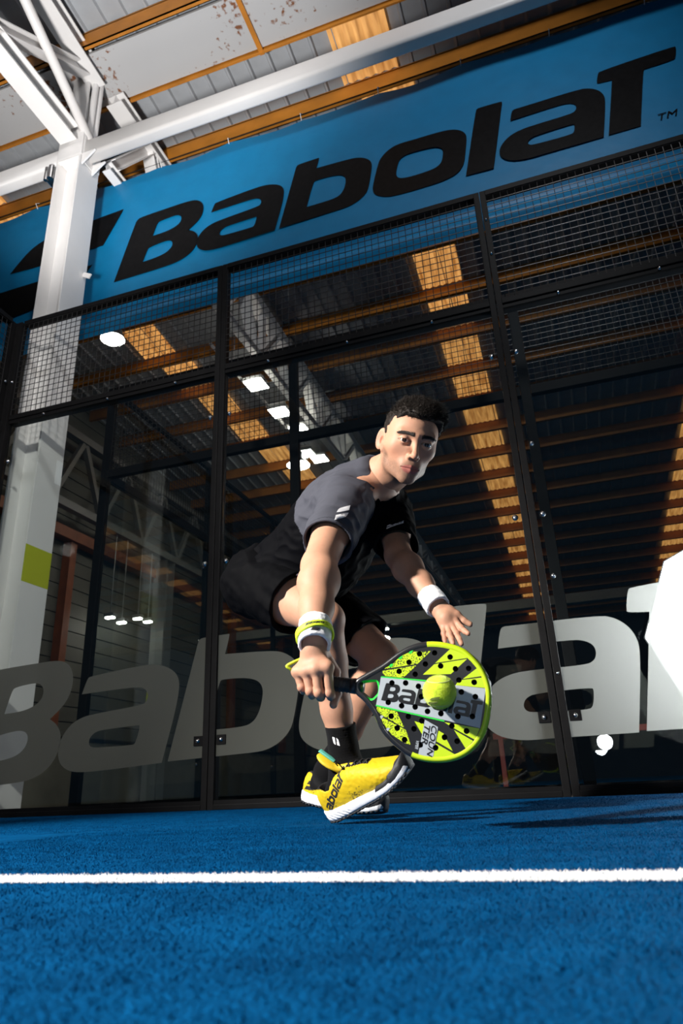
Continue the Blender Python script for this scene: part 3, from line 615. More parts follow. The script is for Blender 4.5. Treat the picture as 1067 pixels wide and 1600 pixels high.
for k in range(3):
    a = R(120*k+20); kid(MB().tube([(sp.x, sp.y, 0.25), (sp.x+0.16*math.cos(a), sp.y+0.16*math.sin(a), -0.008)], 0.010, 8), 'leg', M_lamp, octa)
# red rail low behind the second court
redr = empty('red_rail', (0, 4.0, 0)); tag(redr, 'dull red horizontal rail low behind the glass on the right', 'rail')
M_red = mat('dull_red_paint', (0.42, 0.05, 0.04), rough=0.5)
kid(MB().box((1.2, 4.0, 0.50), (7.0, 4.05, 0.56), 0.004), 'bar', M_red, redr)
for x in (1.25, 3.2, 5.2): kid(MB().box((x, 4.0, 0.0), (x+0.05, 4.05, 0.50), 0.004), 'post', M_red, redr)

# ================================================================ IMPLICIT-SURFACE MODELLING
# distance functions in numpy, meshed by sparse surface nets: one continuous skin per body or garment
def V3(*a): return np.array(a, dtype=np.float64)
def smin(a, b, k):
    if k <= 0: return np.minimum(a, b)
    h = np.maximum(k-np.abs(a-b), 0)/k
    return np.minimum(a, b) - h*h*k*0.25
def smax(a, b, k): return -smin(-a, -b, k)
def sphere(p, c, r): return np.linalg.norm(p-c, axis=1)-r
def cone(p, a, b, ra, rb):
    a = np.asarray(a, float); b = np.asarray(b, float)
    ba = b-a; l2 = ba@ba; rr = ra-rb; a2 = max(l2-rr*rr, 1e-9); il2 = 1/l2
    pa = p-a; y = pa@ba; z = y-l2
    xv = pa*l2-np.outer(y, ba); x2 = np.einsum('ij,ij->i', xv, xv)
    y2 = y*y*l2; z2 = z*z*l2
    k = np.sign(rr)*rr*rr*x2
    o = (np.sqrt(x2*a2*il2)+y*rr)*il2-ra
    m1 = np.sign(z)*a2*z2 > k; m2 = np.sign(y)*a2*y2 < k
    o = np.where(m2, np.sqrt(x2+y2)*il2-ra, o)
    return np.where(m1, np.sqrt(x2+z2)*il2-rb, o)
def chain(p, pts, k=0.0):
    """pts: (x,y,z,r) ... rounded cones end to end"""
    d = None
    for q, w in zip(pts[:-1], pts[1:]):
        c = cone(p, q[:3], w[:3], q[3], w[3]); d = c if d is None else smin(d, c, k)
    return d
def ellip(p, c, r, rot=None):
    q = p-c
    if rot is not None: q = q@rot
    r = np.asarray(r, float)
    k0 = np.linalg.norm(q/r, axis=1); k1 = np.linalg.norm(q/(r*r), axis=1)
    return k0*(k0-1)/np.maximum(k1, 1e-9)
def plane(p, c, n): n = np.asarray(n, float)/np.linalg.norm(n); return (p-c)@n
def frame(x, y):
    x = np.asarray(x, float)/np.linalg.norm(x); y = np.asarray(y, float); y = y-x*(x@y); y /= np.linalg.norm(y)
    return np.stack([x, y, np.cross(x, y)], 1)     # columns: local axes in world
def loft(p, c, M, us, A, B, F=None, pw=2.0):
    """elliptic section with half sizes A(u), B(u) along local x, centre shifted by F(u) along local z"""
    q = (p-c)@M
    u = q[:, 0]; uc = np.clip(u, us[0], us[-1])
    a = np.interp(uc, us, A); b = np.interp(uc, us, B); f = np.interp(uc, us, F) if F is not None else 0
    l = q[:, 1]; w = q[:, 2]-f
    if pw == 2: rad = np.sqrt((l/a)**2+(w/b)**2)
    else: rad = (np.abs(l/a)**pw+np.abs(w/b)**pw)**(1/pw)
    d = (rad-1)*np.minimum(a, b)
    e = np.maximum(us[0]-u, u-us[-1])
    return smax(d, e, 0.02)
def vnoise(p, s, seed=0):
    q = p*s + seed*17.3; i = np.floor(q).astype(np.int64); f = q-i; f = f*f*(3-2*f)
    def h(ix, iy, iz):
        n = (ix*374761393+iy*668265263+iz*1274126177+seed*974711) & 0x7fffffff
        n = ((n ^ (n >> 13))*1274126177) & 0x7fffffff
        return ((n ^ (n >> 16)) & 0xffff)/65535.0
    o = 0
    for dx in (0, 1):
        for dy in (0, 1):
            for dz in (0, 1):
                w = (f[:, 0] if dx else 1-f[:, 0])*(f[:, 1] if dy else 1-f[:, 1])*(f[:, 2] if dz else 1-f[:, 2])
                o = o + w*h(i[:, 0]+dx, i[:, 1]+dy, i[:, 2]+dz)
    return o*2-1
def surface(fn, lo, hi, h, B=10, margin=1.7, newton=1):
    """sparse surface nets; returns verts (n,3), quads (m,4)"""
    lo = np.asarray(lo, float); hi = np.asarray(hi, float)
    nb = np.ceil((hi-lo)/(h*B)).astype(int)
    g = np.stack(np.meshgrid(*[np.arange(n) for n in nb], indexing='ij'), -1).reshape(-1, 3)
    cen = lo+(g+0.5)*h*B
    keep = np.abs(fn(cen)) < margin*h*B*0.87+h
    g = g[keep]
    S = B+2                                  # samples per axis, cells -1..B
    loc = np.stack(np.meshgrid(*[np.arange(S+1) for _ in range(3)], indexing='ij'), -1).reshape(-1, 3)-1
    allV = []; allI = []; allQ = []
    NX = (nb*B+4).astype(np.int64)
    def cid(c): return ((c[..., 0]+1)*NX[1]+(c[..., 1]+1))*NX[2]+(c[..., 2]+1)
    CH = 40
    corners = [(0,0,0),(1,0,0),(0,1,0),(1,1,0),(0,0,1),(1,0,1),(0,1,1),(1,1,1)]
    edges = [(0,1),(2,3),(4,5),(6,7),(0,2),(1,3),(4,6),(5,7),(0,4),(1,5),(2,6),(3,7)]
    for s in range(0, len(g), CH):
        gb = g[s:s+CH]; n = len(gb)
        idx = (gb[:, None, :]*B+loc[None])                    # global sample index
        P = lo+idx.reshape(-1, 3)*h
        D = fn(P).astype(np.float32).reshape(n, S+1, S+1, S+1)
        inside = D < 0
        act = ~(inside.reshape(n, -1).all(1) | ~inside.reshape(n, -1).any(1))
        if not act.any(): continue
        D = D[act]; inside = inside[act]; gb = gb[act]; n = len(gb)
        # cells
        C = [D[:, a:a+S, b:b+S, c:c+S] for a, b, c in corners]; I = [inside[:, a:a+S, b:b+S, c:c+S] for a, b, c in corners]
        cnt = sum(i.astype(np.int8) for i in I); ac = (cnt > 0) & (cnt < 8)
        w = np.argwhere(ac)
        if len(w) == 0: continue
        dv = np.stack([c[ac] for c in C], 1); cv = np.array(corners, float)
        pos = np.zeros((len(w), 3)); num = np.zeros(len(w))
        for a, b in edges:
            da, db = dv[:, a], dv[:, b]; m = (da < 0) != (db < 0)
            t = np.where(m, da/np.where(m, da-db, 1), 0)
            pos += np.where(m[:, None], cv[a]+(cv[b]-cv[a])*t[:, None], 0); num += m
        pos /= num[:, None]
        cell = gb[w[:, 0]]*B+w[:, 1:]-1
        allV.append(lo+(cell+pos)*h); allI.append(cid(cell))
        # faces: edges starting at samples 0..B-1 of this block
        for ax in range(3):
            sl = [slice(1, B+1)]*3; s2 = list(sl); s2[ax] = slice(2, B+2)
            i0 = inside[(slice(None), *sl)]; i1 = inside[(slice(None), *s2)]
            e = np.argwhere(i0 != i1)
            if len(e) == 0: continue
            c0 = gb[e[:, 0]]*B+e[:, 1:]
            flip = i0[tuple(e.T)]
            u, v = (ax+1) % 3, (ax+2) % 3
            eu = np.zeros(3, int); eu[u] = 1; ev = np.zeros(3, int); ev[v] = 1
            q = np.stack([cid(c0-eu-ev), cid(c0-ev), cid(c0), cid(c0-eu)], 1)
            q[~flip] = q[~flip][:, ::-1]
            allQ.append(q)
    Vv = np.concatenate(allV); Ii = np.concatenate(allI); Q = np.concatenate(allQ)
    ui, first = np.unique(Ii, return_index=True); Vv = Vv[first]
    j = np.searchsorted(ui, Q); j = np.clip(j, 0, len(ui)-1); ok = (ui[j] == Q).all(1); F = j[ok]
    for _ in range(newton):
        d0 = fn(Vv); e = h*0.35; gr = np.stack([fn(Vv+np.eye(3)[k]*e)-d0 for k in range(3)], 1)/e
        l = np.maximum(np.einsum('ij,ij->i', gr, gr), 0.2)
        Vv = Vv-gr*np.clip(d0/l, -h*0.6, h*0.6)[:, None]
    return Vv, F
def world_loc(o):
    l = Vector(o.location)
    return l if o.parent is None else l + o.matrix_parent_inverse.translation + world_loc(o.parent)
def adopt(o, par):
    """parent a mesh whose vertices are already in world coordinates"""
    o.parent = par; o.matrix_parent_inverse = Matrix.Translation(-world_loc(par)); return o
def np_mesh(name, V, F, m, parent=None, col=None, smooth=True, mi=None):
    me = bpy.data.meshes.new(name); n = len(V); k = F.shape[1]
    me.vertices.add(n); me.vertices.foreach_set('co', np.ascontiguousarray(V, dtype=np.float32).reshape(-1))
    me.loops.add(len(F)*k); me.loops.foreach_set('vertex_index', np.ascontiguousarray(F, dtype=np.int32).reshape(-1))
    me.polygons.add(len(F)); me.polygons.foreach_set('loop_start', np.arange(len(F), dtype=np.int32)*k)
    me.polygons.foreach_set('loop_total', np.full(len(F), k, dtype=np.int32)); me.update(calc_edges=True)
    if col is not None:
        at = me.color_attributes.new('col', 'FLOAT_COLOR', 'POINT')
        at.data.foreach_set('color', np.concatenate([col, np.ones((n, 1))], 1).astype(np.float32).reshape(-1))
    o = link(name, me, m, None, smooth)
    if mi is not None: me.polygons.foreach_set('material_index', mi.astype(np.int32))
    if parent is not None: adopt(o, parent)
    return o
from mathutils.bvhtree import BVHTree
def bvh_of(V, F): return BVHTree.FromPolygons([tuple(v) for v in V], [tuple(int(i) for i in f) for f in F])
def decal(name, polys, o, ux, uy, d, bvh, m, parent, off=0.0006, seg=0.006, thick=0.0004):
    """print a flat outline onto a surface: shoot every vertex of a fine triangulation along d"""
    v, f = fill2d(polys, 0)
    bm = bmesh.new(); bv = [bm.verts.new((x, y, 0)) for x, y, z in v]
    for q in f:
        try: bm.faces.new([bv[i] for i in q])
        except ValueError: pass
    bmesh.ops.triangulate(bm, faces=bm.faces[:])
    for _ in range(4):
        lg = [e for e in bm.edges if (Vector((e.verts[0].co.x*Vector(ux).length, e.verts[0].co.y*Vector(uy).length, 0))-Vector((e.verts[1].co.x*Vector(ux).length, e.verts[1].co.y*Vector(uy).length, 0))).length > seg]
        if not lg: break
        bmesh.ops.subdivide_edges(bm, edges=lg, cuts=1); bmesh.ops.triangulate(bm, faces=bm.faces[:])
    o = Vector(o); ux = Vector(ux); uy = Vector(uy); d = Vector(d).normalized(); out = {}
    for vt in bm.verts:
        p0 = o+ux*vt.co.x+uy*vt.co.y
        h = bvh.ray_cast(p0-d*0.4, d)
        out[vt] = (h[0]+h[1].normalized()*off if h[1].dot(d) < 0 else h[0]-h[1].normalized()*off) if h[0] is not None else None
    vs = [vt for vt in bm.verts if out[vt] is not None]; ix = {vt: i for i, vt in enumerate(vs)}
    fs = [[ix[x] for x in q.verts] for q in bm.faces if all(x in ix for x in q.verts)]
    pts = [tuple(out[x]) for x in vs]; bm.free()
    # orient outwards
    fo = []
    for q in fs:
        a, b, c = [Vector(pts[i]) for i in q[:3]]
        fo.append(q if (b-a).cross(c-a).dot(d) < 0 else q[::-1])
    ob = np_mesh(name, np.array(pts), np.array(fo), m, None, None, False) if fo else None
    if ob is not None and parent is not None: adopt(ob, parent)
    return ob

# ================================================================ PLAYER
MKP = {"sleeve": [1.5512, -2.1454, 0.8004], "chest": [1.6341, -1.9543, 0.8114], "chest2": [1.6589, -1.949, 0.8175], "shorts": [1.337, -1.9453, 0.7017]}
PO = {"kneeR": [1.4438, -2.0135, 0.5415], "ankR": [1.4518, -1.8999, 0.1446], "kneeL": [1.5499, -1.7702, 0.4462], "ankL": [1.3081, -1.6378, 0.1392], "shR": [1.5392, -2.1099, 0.8411], "shL": [1.627, -1.8665, 0.8927], "elR": [1.5369, -2.3139, 0.5997], "wrR": [1.5725, -2.4511, 0.4023], "elL": [1.669, -2.0089, 0.699], "wrL": [1.7791, -2.121, 0.5247], "neck": [1.6541, -2.0215, 0.9589], "pelC": [1.1813, -1.7537, 0.7608]}
HR = {"pinky": [[1.5323, -2.4564, 0.3234], [1.5408, -2.4537, 0.2911], [1.5325, -2.4235, 0.2884], [1.5308, -2.4106, 0.3049]], "ring": [[1.5567, -2.4648, 0.3214], [1.5626, -2.4605, 0.2807], [1.555, -2.4295, 0.2766], [1.553, -2.415, 0.2944]], "middle": [[1.5797, -2.4686, 0.3235], [1.582, -2.4613, 0.2758], [1.574, -2.4302, 0.2711], [1.5714, -2.4137, 0.289]], "index": [[1.6034, -2.4652, 0.3252], [1.6026, -2.4542, 0.2743], [1.594, -2.4219, 0.2717], [1.5912, -2.4034, 0.2899]], "thumb": [[1.5865, -2.427, 0.3746], [1.5941, -2.3908, 0.3267], [1.6002, -2.4014, 0.2787], [1.5978, -2.4181, 0.2547]], "wrist": [1.5689, -2.4477, 0.3729]}
HL = {"index": [[1.8309, -2.1415, 0.4647], [1.8465, -2.1549, 0.4411], [1.856, -2.1622, 0.4308], [1.8632, -2.1684, 0.4242]], "middle": [[1.8224, -2.1452, 0.4536], [1.8342, -2.1607, 0.4271], [1.841, -2.169, 0.4116], [1.8453, -2.1742, 0.4002]], "ring": [[1.8119, -2.1468, 0.4496], [1.8184, -2.1654, 0.4263], [1.8234, -2.1756, 0.4115], [1.8263, -2.1805, 0.401]], "pinky": [[1.8005, -2.1454, 0.4512], [1.8032, -2.1612, 0.4319], [1.8049, -2.1694, 0.4176], [1.8064, -2.1747, 0.4072]], "thumb": [[1.8131, -2.1219, 0.4987], [1.836, -2.133, 0.4805], [1.8519, -2.1341, 0.463], [1.8661, -2.1346, 0.4533]], "wrist": [1.7878, -2.1226, 0.5082], "palm": [1.8089, -2.1389, 0.4742]}
HC = np.array([1.7378, -2.0908, 0.9846]); HM = np.array([[0.84591, 0.34289, 0.40849], [0.504, -0.76445, -0.40199], [-0.17443, -0.54593, 0.81947]])
SHOE = {"R": {"heel": [1.4066, -1.8778, 0.0048], "toe": [1.6759, -1.9774, 0.1207]}, "L": {"heel": [1.1993, -1.5882, 0.0475], "toe": [1.4776, -1.6505, 0.0014]}}
RK = {"outline": [[0.1333, 0.0107], [0.1561, 0.0296], [0.1864, 0.0509], [0.2189, 0.0798], [0.2479, 0.0978], [0.2805, 0.1071], [0.3165, 0.1078], [0.3527, 0.0996], [0.3836, 0.0765], [0.4027, 0.0497], [0.4127, 0.0166], [0.4118, -0.0284], [0.4041, -0.0626], [0.3863, -0.0924], [0.3568, -0.1155], [0.3178, -0.1271], [0.2743, -0.1267], [0.2377, -0.1122], [0.2022, -0.0858], [0.177, -0.0488], [0.1563, -0.028], [0.136, -0.0128]], "throat": [[0.1432, 0.0059], [0.1749, 0.0139], [0.1817, 0.0073], [0.184, -0.0057], [0.18, -0.0135], [0.1694, -0.0212], [0.1449, -0.0088], [0.141, -0.0018]], "band": [[0.1876, 0.0248], [0.4013, 0.0258], [0.3949, -0.0513], [0.1835, -0.032]], "green": [[[0.1881, 0.026], [0.2812, 0.0288], [0.2814, 0.0262], [0.1877, 0.0236]], [[0.1831, -0.0318], [0.3242, -0.0454], [0.3244, -0.0482], [0.1829, -0.0347]]], "yellow": [[[0.1908, 0.0409], [0.2093, 0.0534], [0.2244, 0.0714], [0.2433, 0.0818], [0.2857, 0.088], [0.2611, 0.0595]], [[0.19, 0.0372], [0.2593, 0.0561], [0.2337, 0.0279], [0.1965, 0.0276], [0.1905, 0.032]], [[0.329, 0.1008], [0.3699, 0.0844], [0.2967, 0.0648]], [[0.2954, 0.0623], [0.3606, 0.0799], [0.3302, 0.0463], [0.2735, 0.0388]], [[0.3864, 0.0684], [0.3957, 0.0501], [0.3547, 0.0392]], [[0.3471, 0.0357], [0.3965, 0.0473], [0.4012, 0.0267], [0.3411, 0.0255]], [[0.1857, -0.0356], [0.227, -0.0398], [0.2461, -0.0702], [0.197, -0.0509], [0.1855, -0.042]], [[0.1958, -0.054], [0.2494, -0.0735], [0.2613, -0.1001], [0.2488, -0.0989], [0.2217, -0.0861], [0.2018, -0.0673]], [[0.2648, -0.0543], [0.2842, -0.0572], [0.2832, -0.0787]], [[0.3145, -0.0663], [0.3247, -0.0706], [0.3452, -0.1011], [0.3116, -0.0871]], [[0.3114, -0.0913], [0.35, -0.1071], [0.3285, -0.1177], [0.3075, -0.1216]], [[0.3245, -0.0488], [0.3944, -0.0522], [0.3865, -0.0745], [0.341, -0.0568]], [[0.3448, -0.0613], [0.3833, -0.0771], [0.3709, -0.0944]]], "label": [[0.2856, -0.0488], [0.3128, -0.0598], [0.3075, -0.1216], [0.2781, -0.1173]], "holes": [[0.2116, 0.0151], [0.2401, 0.0183], [0.2669, 0.0147], [0.2079, -0.0242], [0.2361, -0.0277], [0.2638, -0.0267], [0.2894, -0.0322], [0.3165, -0.0331], [0.3503, -0.0346], [0.3787, -0.0311], [0.3537, 0.0135], [0.3819, 0.0074], [0.2744, -0.0053], [0.2632, 0.08], [0.2431, 0.0606], [0.2243, 0.0401], [0.2938, 0.0852], [0.2769, 0.0607], [0.2579, 0.038], [0.3261, 0.0801], [0.3084, 0.0602], [0.3387, 0.0577], [0.3648, 0.0614], [0.3471, 0.0363], [0.3777, 0.0354], [0.2167, -0.0505], [0.2314, -0.0721], [0.2482, -0.0925], [0.2516, -0.0468], [0.2653, -0.0692], [0.2805, -0.0981], [0.3273, -0.0775], [0.3112, -0.0996], [0.3523, -0.0817], [0.3399, -0.0541], [0.3693, -0.0601], [0.2794, -0.0519], [0.2999, 0.0006], [0.3256, -0.0078]], "txt": [[0.1943, -0.0045], [0.3952, -0.0122]], "txtq": {"B0": [0.1928, -0.0193], "B1": [0.1998, 0.0108], "Tend": [0.3739, -0.0359], "Ttop": [0.3977, 0.0013]}, "specks": [[0.2065, 0.0501], [0.2247, 0.0684], [0.2448, 0.0819], [0.1966, -0.055], [0.2119, -0.0774]], "o": [1.518, -2.4306, 0.3131], "u": [0.97683, 0.11292, -0.18179], "v": [0.1902, -0.06873, 0.97934], "n": [0.0981, -0.99122, -0.08862]}
BALL = [1.8306, -2.4483, 0.2594]
STRAP = [[1.5428, -2.4299, 0.3701], [1.5328, -2.4356, 0.3549], [1.52, -2.4414, 0.3483], [1.5047, -2.4462, 0.3401], [1.5096, -2.4421, 0.3341], [1.5179, -2.4334, 0.3277], [1.5258, -2.42, 0.3206]]

J = {k: np.array(v) for k, v in PO.items()}
nz = lambda v: np.asarray(v)/np.linalg.norm(v)
C0 = J['pelC']; T = nz(J['neck']-C0); TM = frame(T, J['shL']-J['shR']); LT = TM[:, 1]; BK = TM[:, 2]
hipR = C0-LT*0.092-T*0.01; hipL = C0+LT*0.092-T*0.01
SHR, SHL, ELR, ELL, WRR, WRL = J['shR'], J['shL'], J['elR'], J['elL'], J['wrR'], J['wrL']
KNR, KNL, ANR, ANL = J['kneeR'], J['kneeL'], J['ankR'], J['ankL']
def hl(x, y, z): return HC+HM@np.array([x, y, z])
P4 = lambda q, r: (*q, r)
def shin_pts(kn, an, hip, s=1.0):
    S = nz(an-kn); th = nz(kn-hip); fw = nz(th-S*(th@S)) ; L = np.linalg.norm(an-kn)
    return S, fw, L
FAR = .075
def near(p, pts, m, fn, far=FAR):
    """evaluate fn only for points inside the box around pts"""
    pts = np.asarray(pts); b = ((p > pts.min(0)-m) & (p < pts.max(0)+m)).all(1)
    d = np.full(len(p), far)
    if b.any(): d[b] = np.minimum(fn(p[b]), far)
    return d
def leg_fn(p, hip, kn, an):
    return near(p, [hip, kn, an], .19, lambda q: leg_raw(q, hip, kn, an))
def leg_raw(p, hip, kn, an):
    S, fw, L = shin_pts(kn, an, hip)
    th = chain(p, [P4(hip, .088), P4(hip*.45+kn*.55, .070), P4(kn-nz(kn-hip)*.02, .055)], .02)
    th = smin(th, ellip(p, hip*.5+kn*.5+np.array([0, 0, 0.0]), (.07, .07, .07)), .03)
    sh = chain(p, [P4(kn+S*.01-fw*.004, .052), P4(kn+S*L*.30-fw*.016, .054), P4(kn+S*L*.62-fw*.008, .043), P4(an-S*.03, .034), P4(an, .035)], .015)
    d = smin(th, sh, .025)
    d = smin(d, ellip(p, kn+fw*.030+S*.004, (.034, .034, .036)), .03)          # knee cap
    d = smin(d, ellip(p, kn+S*L*.27-fw*.034, (.036, .036, .060), frame(np.cross(S, fw), fw)), .03)   # calf
    return d
def hand_chain(p, wr, H, rads, palm, kth=.012):
    d = None
    for k, r in rads.items():
        if k == 'thumb': continue
        f = [np.array(q) for q in H[k]]
        m = cone(p, wr*.75+f[0]*.25, f[0], .0125, r*1.18)
        d = m if d is None else smin(d, m, .014)
    if palm is not None: d = smin(d, palm(p), .012)
    t = [np.array(q) for q in H['thumb']]; r = rads['thumb']
    d = smin(d, cone(p, wr*.45+t[0]*.55, t[1], .014, r*1.25), .016)
    fd = None
    for k, r in rads.items():
        f = [np.array(q) for q in H[k]]
        if k == 'thumb': c = chain(p, [P4(f[1], r*1.2), P4(f[2], r*1.08), P4(f[3], r*.85)], .003)
        else:
            c = chain(p, [P4(f[0], r*1.16), P4(f[1], r*1.06), P4(f[2], r*.98), P4(f[3], r*.82)], .003)
            c = smin(c, sphere(p, f[1], r*1.14), .004)          # knuckle
        fd = c if fd is None else smin(fd, c, .0015)
    return smin(d, fd, .005)
HRW, HLW = np.array(HR['wrist']), np.array(HL['wrist'])
RR = dict(index=.0092, middle=.0095, ring=.0090, pinky=.0080, thumb=.0100)
RL = dict(index=.0072, middle=.0074, ring=.0070, pinky=.0062, thumb=.0082)
HLP = np.array(HL['palm'])
def handR(p):
    def palm(p):
        k = [np.array(HR[n][0]) for n in ('pinky', 'ring', 'middle', 'index')]
        return smin(chain(p, [P4(k[0], .0118), P4(k[1], .0122), P4(k[2], .0126), P4(k[3], .0125)], .004), ellip(p, HRW*.55+(k[1]+k[2])*.225+np.array([0, .006, 0]), (.026, .018, .026)), .012)
    return hand_chain(p, HRW, HR, RR, palm)
def handL(p):
    def palm(p):
        th = np.array(HL['thumb'][1]); 
        return smin(ellip(p, HLP, (.020, .022, .020)), ellip(p, HLW*.45+th*.55, (.013, .013, .013)), .012)
    return hand_chain(p, HLW, HL, RL, palm)
HRP = np.concatenate([np.array(HR[k]) for k in HR if k != 'wrist'])
HLPTS = np.concatenate([np.array(HL[k]) for k in HL if k not in ('wrist', 'palm')])
def armR(p):
    def f(p):
        ua = chain(p, [P4(SHR, .058), P4(SHR*.5+ELR*.5, .049), P4(ELR, .041)], .02)
        D = WRR-ELR
        fa = chain(p, [P4(ELR, .040), P4(ELR+D*.28, .0455), P4(ELR+D*.65, .037), P4(WRR, .0290), P4(HRW, .0285)], .02)
        d = smin(ua, fa, .02)
        return smin(d, ellip(p, ELR+D*.22+np.array([.016, .0, .004]), (.033, .04, .04)), .025)    # brachioradialis
    return near(p, [SHR, ELR, WRR, HRW], .14, f)
def armL(p):
    def f(p):
        ua = chain(p, [P4(SHL, .055), P4(SHL*.5+ELL*.5, .045), P4(ELL, .036)], .02)
        D = WRL-ELL
        fa = chain(p, [P4(ELL, .036), P4(ELL+D*.28, .0405), P4(ELL+D*.65, .033), P4(WRL, .0245), P4(HLW, .0225)], .02)
        return smin(ua, fa, .02)
    return near(p, [SHL, ELL, WRL, HLW], .14, f)
def box_lo_hi(p, pts, m):
    return ((p > pts.min(0)-m) & (p < pts.max(0)+m)).all(1)
def head_local(q):
    """q in head coordinates: x to the person's left, y out of the face, z up"""
    ax = np.abs(q[:, 0]); s = np.stack([ax, q[:, 1], q[:, 2]], 1)
    d = ellip(q, V3(0, -.014, .055), (.073, .095, .080))
    d = smin(d, ellip(q, V3(0, .030, .030), (.0645, .060, .082)), .03)
    d = smin(d, ellip(q, V3(0, .038, -.034), (.046, .046, .050)), .03)
    d = smin(d, cone(s, V3(.052, -.006, -.015), V3(.043, .012, -.052), .015, .012), .03)     # jaw angle
    d = smin(d, cone(s, V3(.043, .014, -.052), V3(.009, .075, -.073), .011, .012), .022)      # jaw line
    d = smin(d, ellip(q, V3(0, .076, -.072), (.018, .015, .015)), .018)                        # chin
    d = smin(d, cone(s, V3(.048, .052, .006), V3(.059, .020, .004), .013, .012), .028)         # cheekbone
    d = smin(d, cone(s, V3(.0, .0885, .046), V3(.044, .077, .050), .0085, .0078), .014)        # brow ridge
    d = smax(d, -ellip(s, V3(.0325, .097, .029), (.0195, .0175, .0130)), .012)                 # eye socket
    d = smin(d, cone(q, V3(0, .086, .036), V3(0, .1075, -.001), .0065, .0085), .010)           # bridge
    d = smin(d, ellip(q, V3(0, .1085, -.006), (.0095, .0115, .0090)), .008)                    # tip
    d = smin(d, ellip(s, V3(.0115, .0955, -.0105), (.0068, .0100, .0070)), .006)               # wings
    d = smax(d, -ellip(s, V3(.0062, .1025, -.0165), (.0038, .0058, .0035)), .003)              # nostrils
    d = smin(d, ellip(q, V3(0, .081, -.043), (.029, .0165, .022)), .018)                        # muzzle
    # lips
    d = smin(d, cone(s, V3(.0, .0952, -.0390), V3(.0240, .0862, -.0430), .0046, .0022), .004)
    d = smin(d, cone(s, V3(.0, .0950, -.0495), V3(.0200, .0870, -.0464), .0060, .0028), .004)
    d = smax(d, -cone(s, V3(0, .1022, -.0438), V3(.0255, .0892, -.0436), .0015, .0010), .003)
    # eyelids
    e = sphere(s, V3(.0325, .0775, .0290), .0142)
    d = smin(d, e, .005)
    d = smax(d, -ellip(s, V3(.0325, .0905, .0288), (.0158, .0120, .0048)), .0025)
    # ears (the far one lies a little flatter)
    sE = s.copy(); sE[:, 0] += .008*(q[:, 0] > 0)
    er = frame(V3(.52, -.85, 0), V3(0, -.10, 1))
    ec = V3(.0795, -.018, .014)
    ear = ellip(sE, ec, (.0185, .0315, .0062), er)
    ear = smax(ear, -ellip(sE, ec+V3(.0035, .0045, .002), (.0125, .0240, .0040), er), .003)
    ear = smax(ear, -ellip(sE, ec+V3(.0, .008, -.003), (.0075, .012, .0075), er), .003)
    ear = smin(ear, cone(sE, V3(.070, .0, -.014), V3(.072, .0, .006), .007, .006), .008)
    d = smin(d, ear, .006)
    return d
NB = J['neck']-T*.05
def neck_fn(p):
    d = cone(p, NB+BK*.012, hl(0, -.022, -.045), .064, .053)
    for s in (-1, 1): d = smin(d, cone(p, hl(.052*s, -.015, -.03), NB-BK*.05+LT*.022*s*1.0, .013, .012), .018)
    return d
def core(p):
    def f(p):
        d = loft(p, C0, TM, [0, .12, .25, .36, .44, .50, .56], [.13, .125, .13, .135, .125, .09, .05], [.09, .085, .09, .09, .08, .065, .05])
        d = smin(d, cone(p, SHR, NB, .054, .055), .03); d = smin(d, cone(p, SHL, NB, .054, .055), .03)
        return smin(d, cone(p, NB+BK*.012, NB*.9+hl(0, -.022, -.045)*.1, .060, .058), .03)
    return near(p, [C0, SHR, SHL, NB], .22, f)
def head_fn(p):
    d = neck_fn(p)
    b = np.linalg.norm(p-HC, axis=1) < .21
    h = np.full(len(p), .06)
    if b.any(): h[b] = head_local((p[b]-HC)@HM)
    return smin(d, h, .022)
def hand_surf(fn, wr, el, r, pts, h):
    """hand with a stub of wrist that ends under the wristband"""
    e = wr+(el-wr)*.12
    def f(p): return smin(fn(p), cone(p, wr, e, r, r*.95), .012)
    P_ = np.concatenate([pts, [wr, e]]); return surface(f, P_.min(0)-.045, P_.max(0)+.045, h)
def skin_fn(p):
    d = core(p)
    d = np.minimum(d, armR(p)); d = np.minimum(d, armL(p))
    d = np.minimum(d, leg_fn(p, hipR, KNR, ANR)); d = np.minimum(d, leg_fn(p, hipL, KNL, ANL))
    return d
person = empty('person', (float(J['ankR'][0]), float(J['ankR'][1]), 0.0))
tag(person, 'man in grey and black shirt lunging low, holding the yellow racket out to the ball', 'person')
allj = np.array(list(J.values())+[HC])
lo, hi = allj.min(0)-.16, allj.max(0)+.18
_parts = [surface(skin_fn, lo, hi, 0.0034), surface(head_fn, HC-.20, HC+.20, 0.0013),
          hand_surf(handR, HRW, ELR, .0300, HRP, .0016), hand_surf(handL, HLW, ELL, .0235, HLPTS, .0016)]
SV = np.concatenate([v for v, f in _parts]); _o = np.cumsum([0]+[len(v) for v, f in _parts]); SF = np.concatenate([f+o for (v, f), o in zip(_parts, _o)])
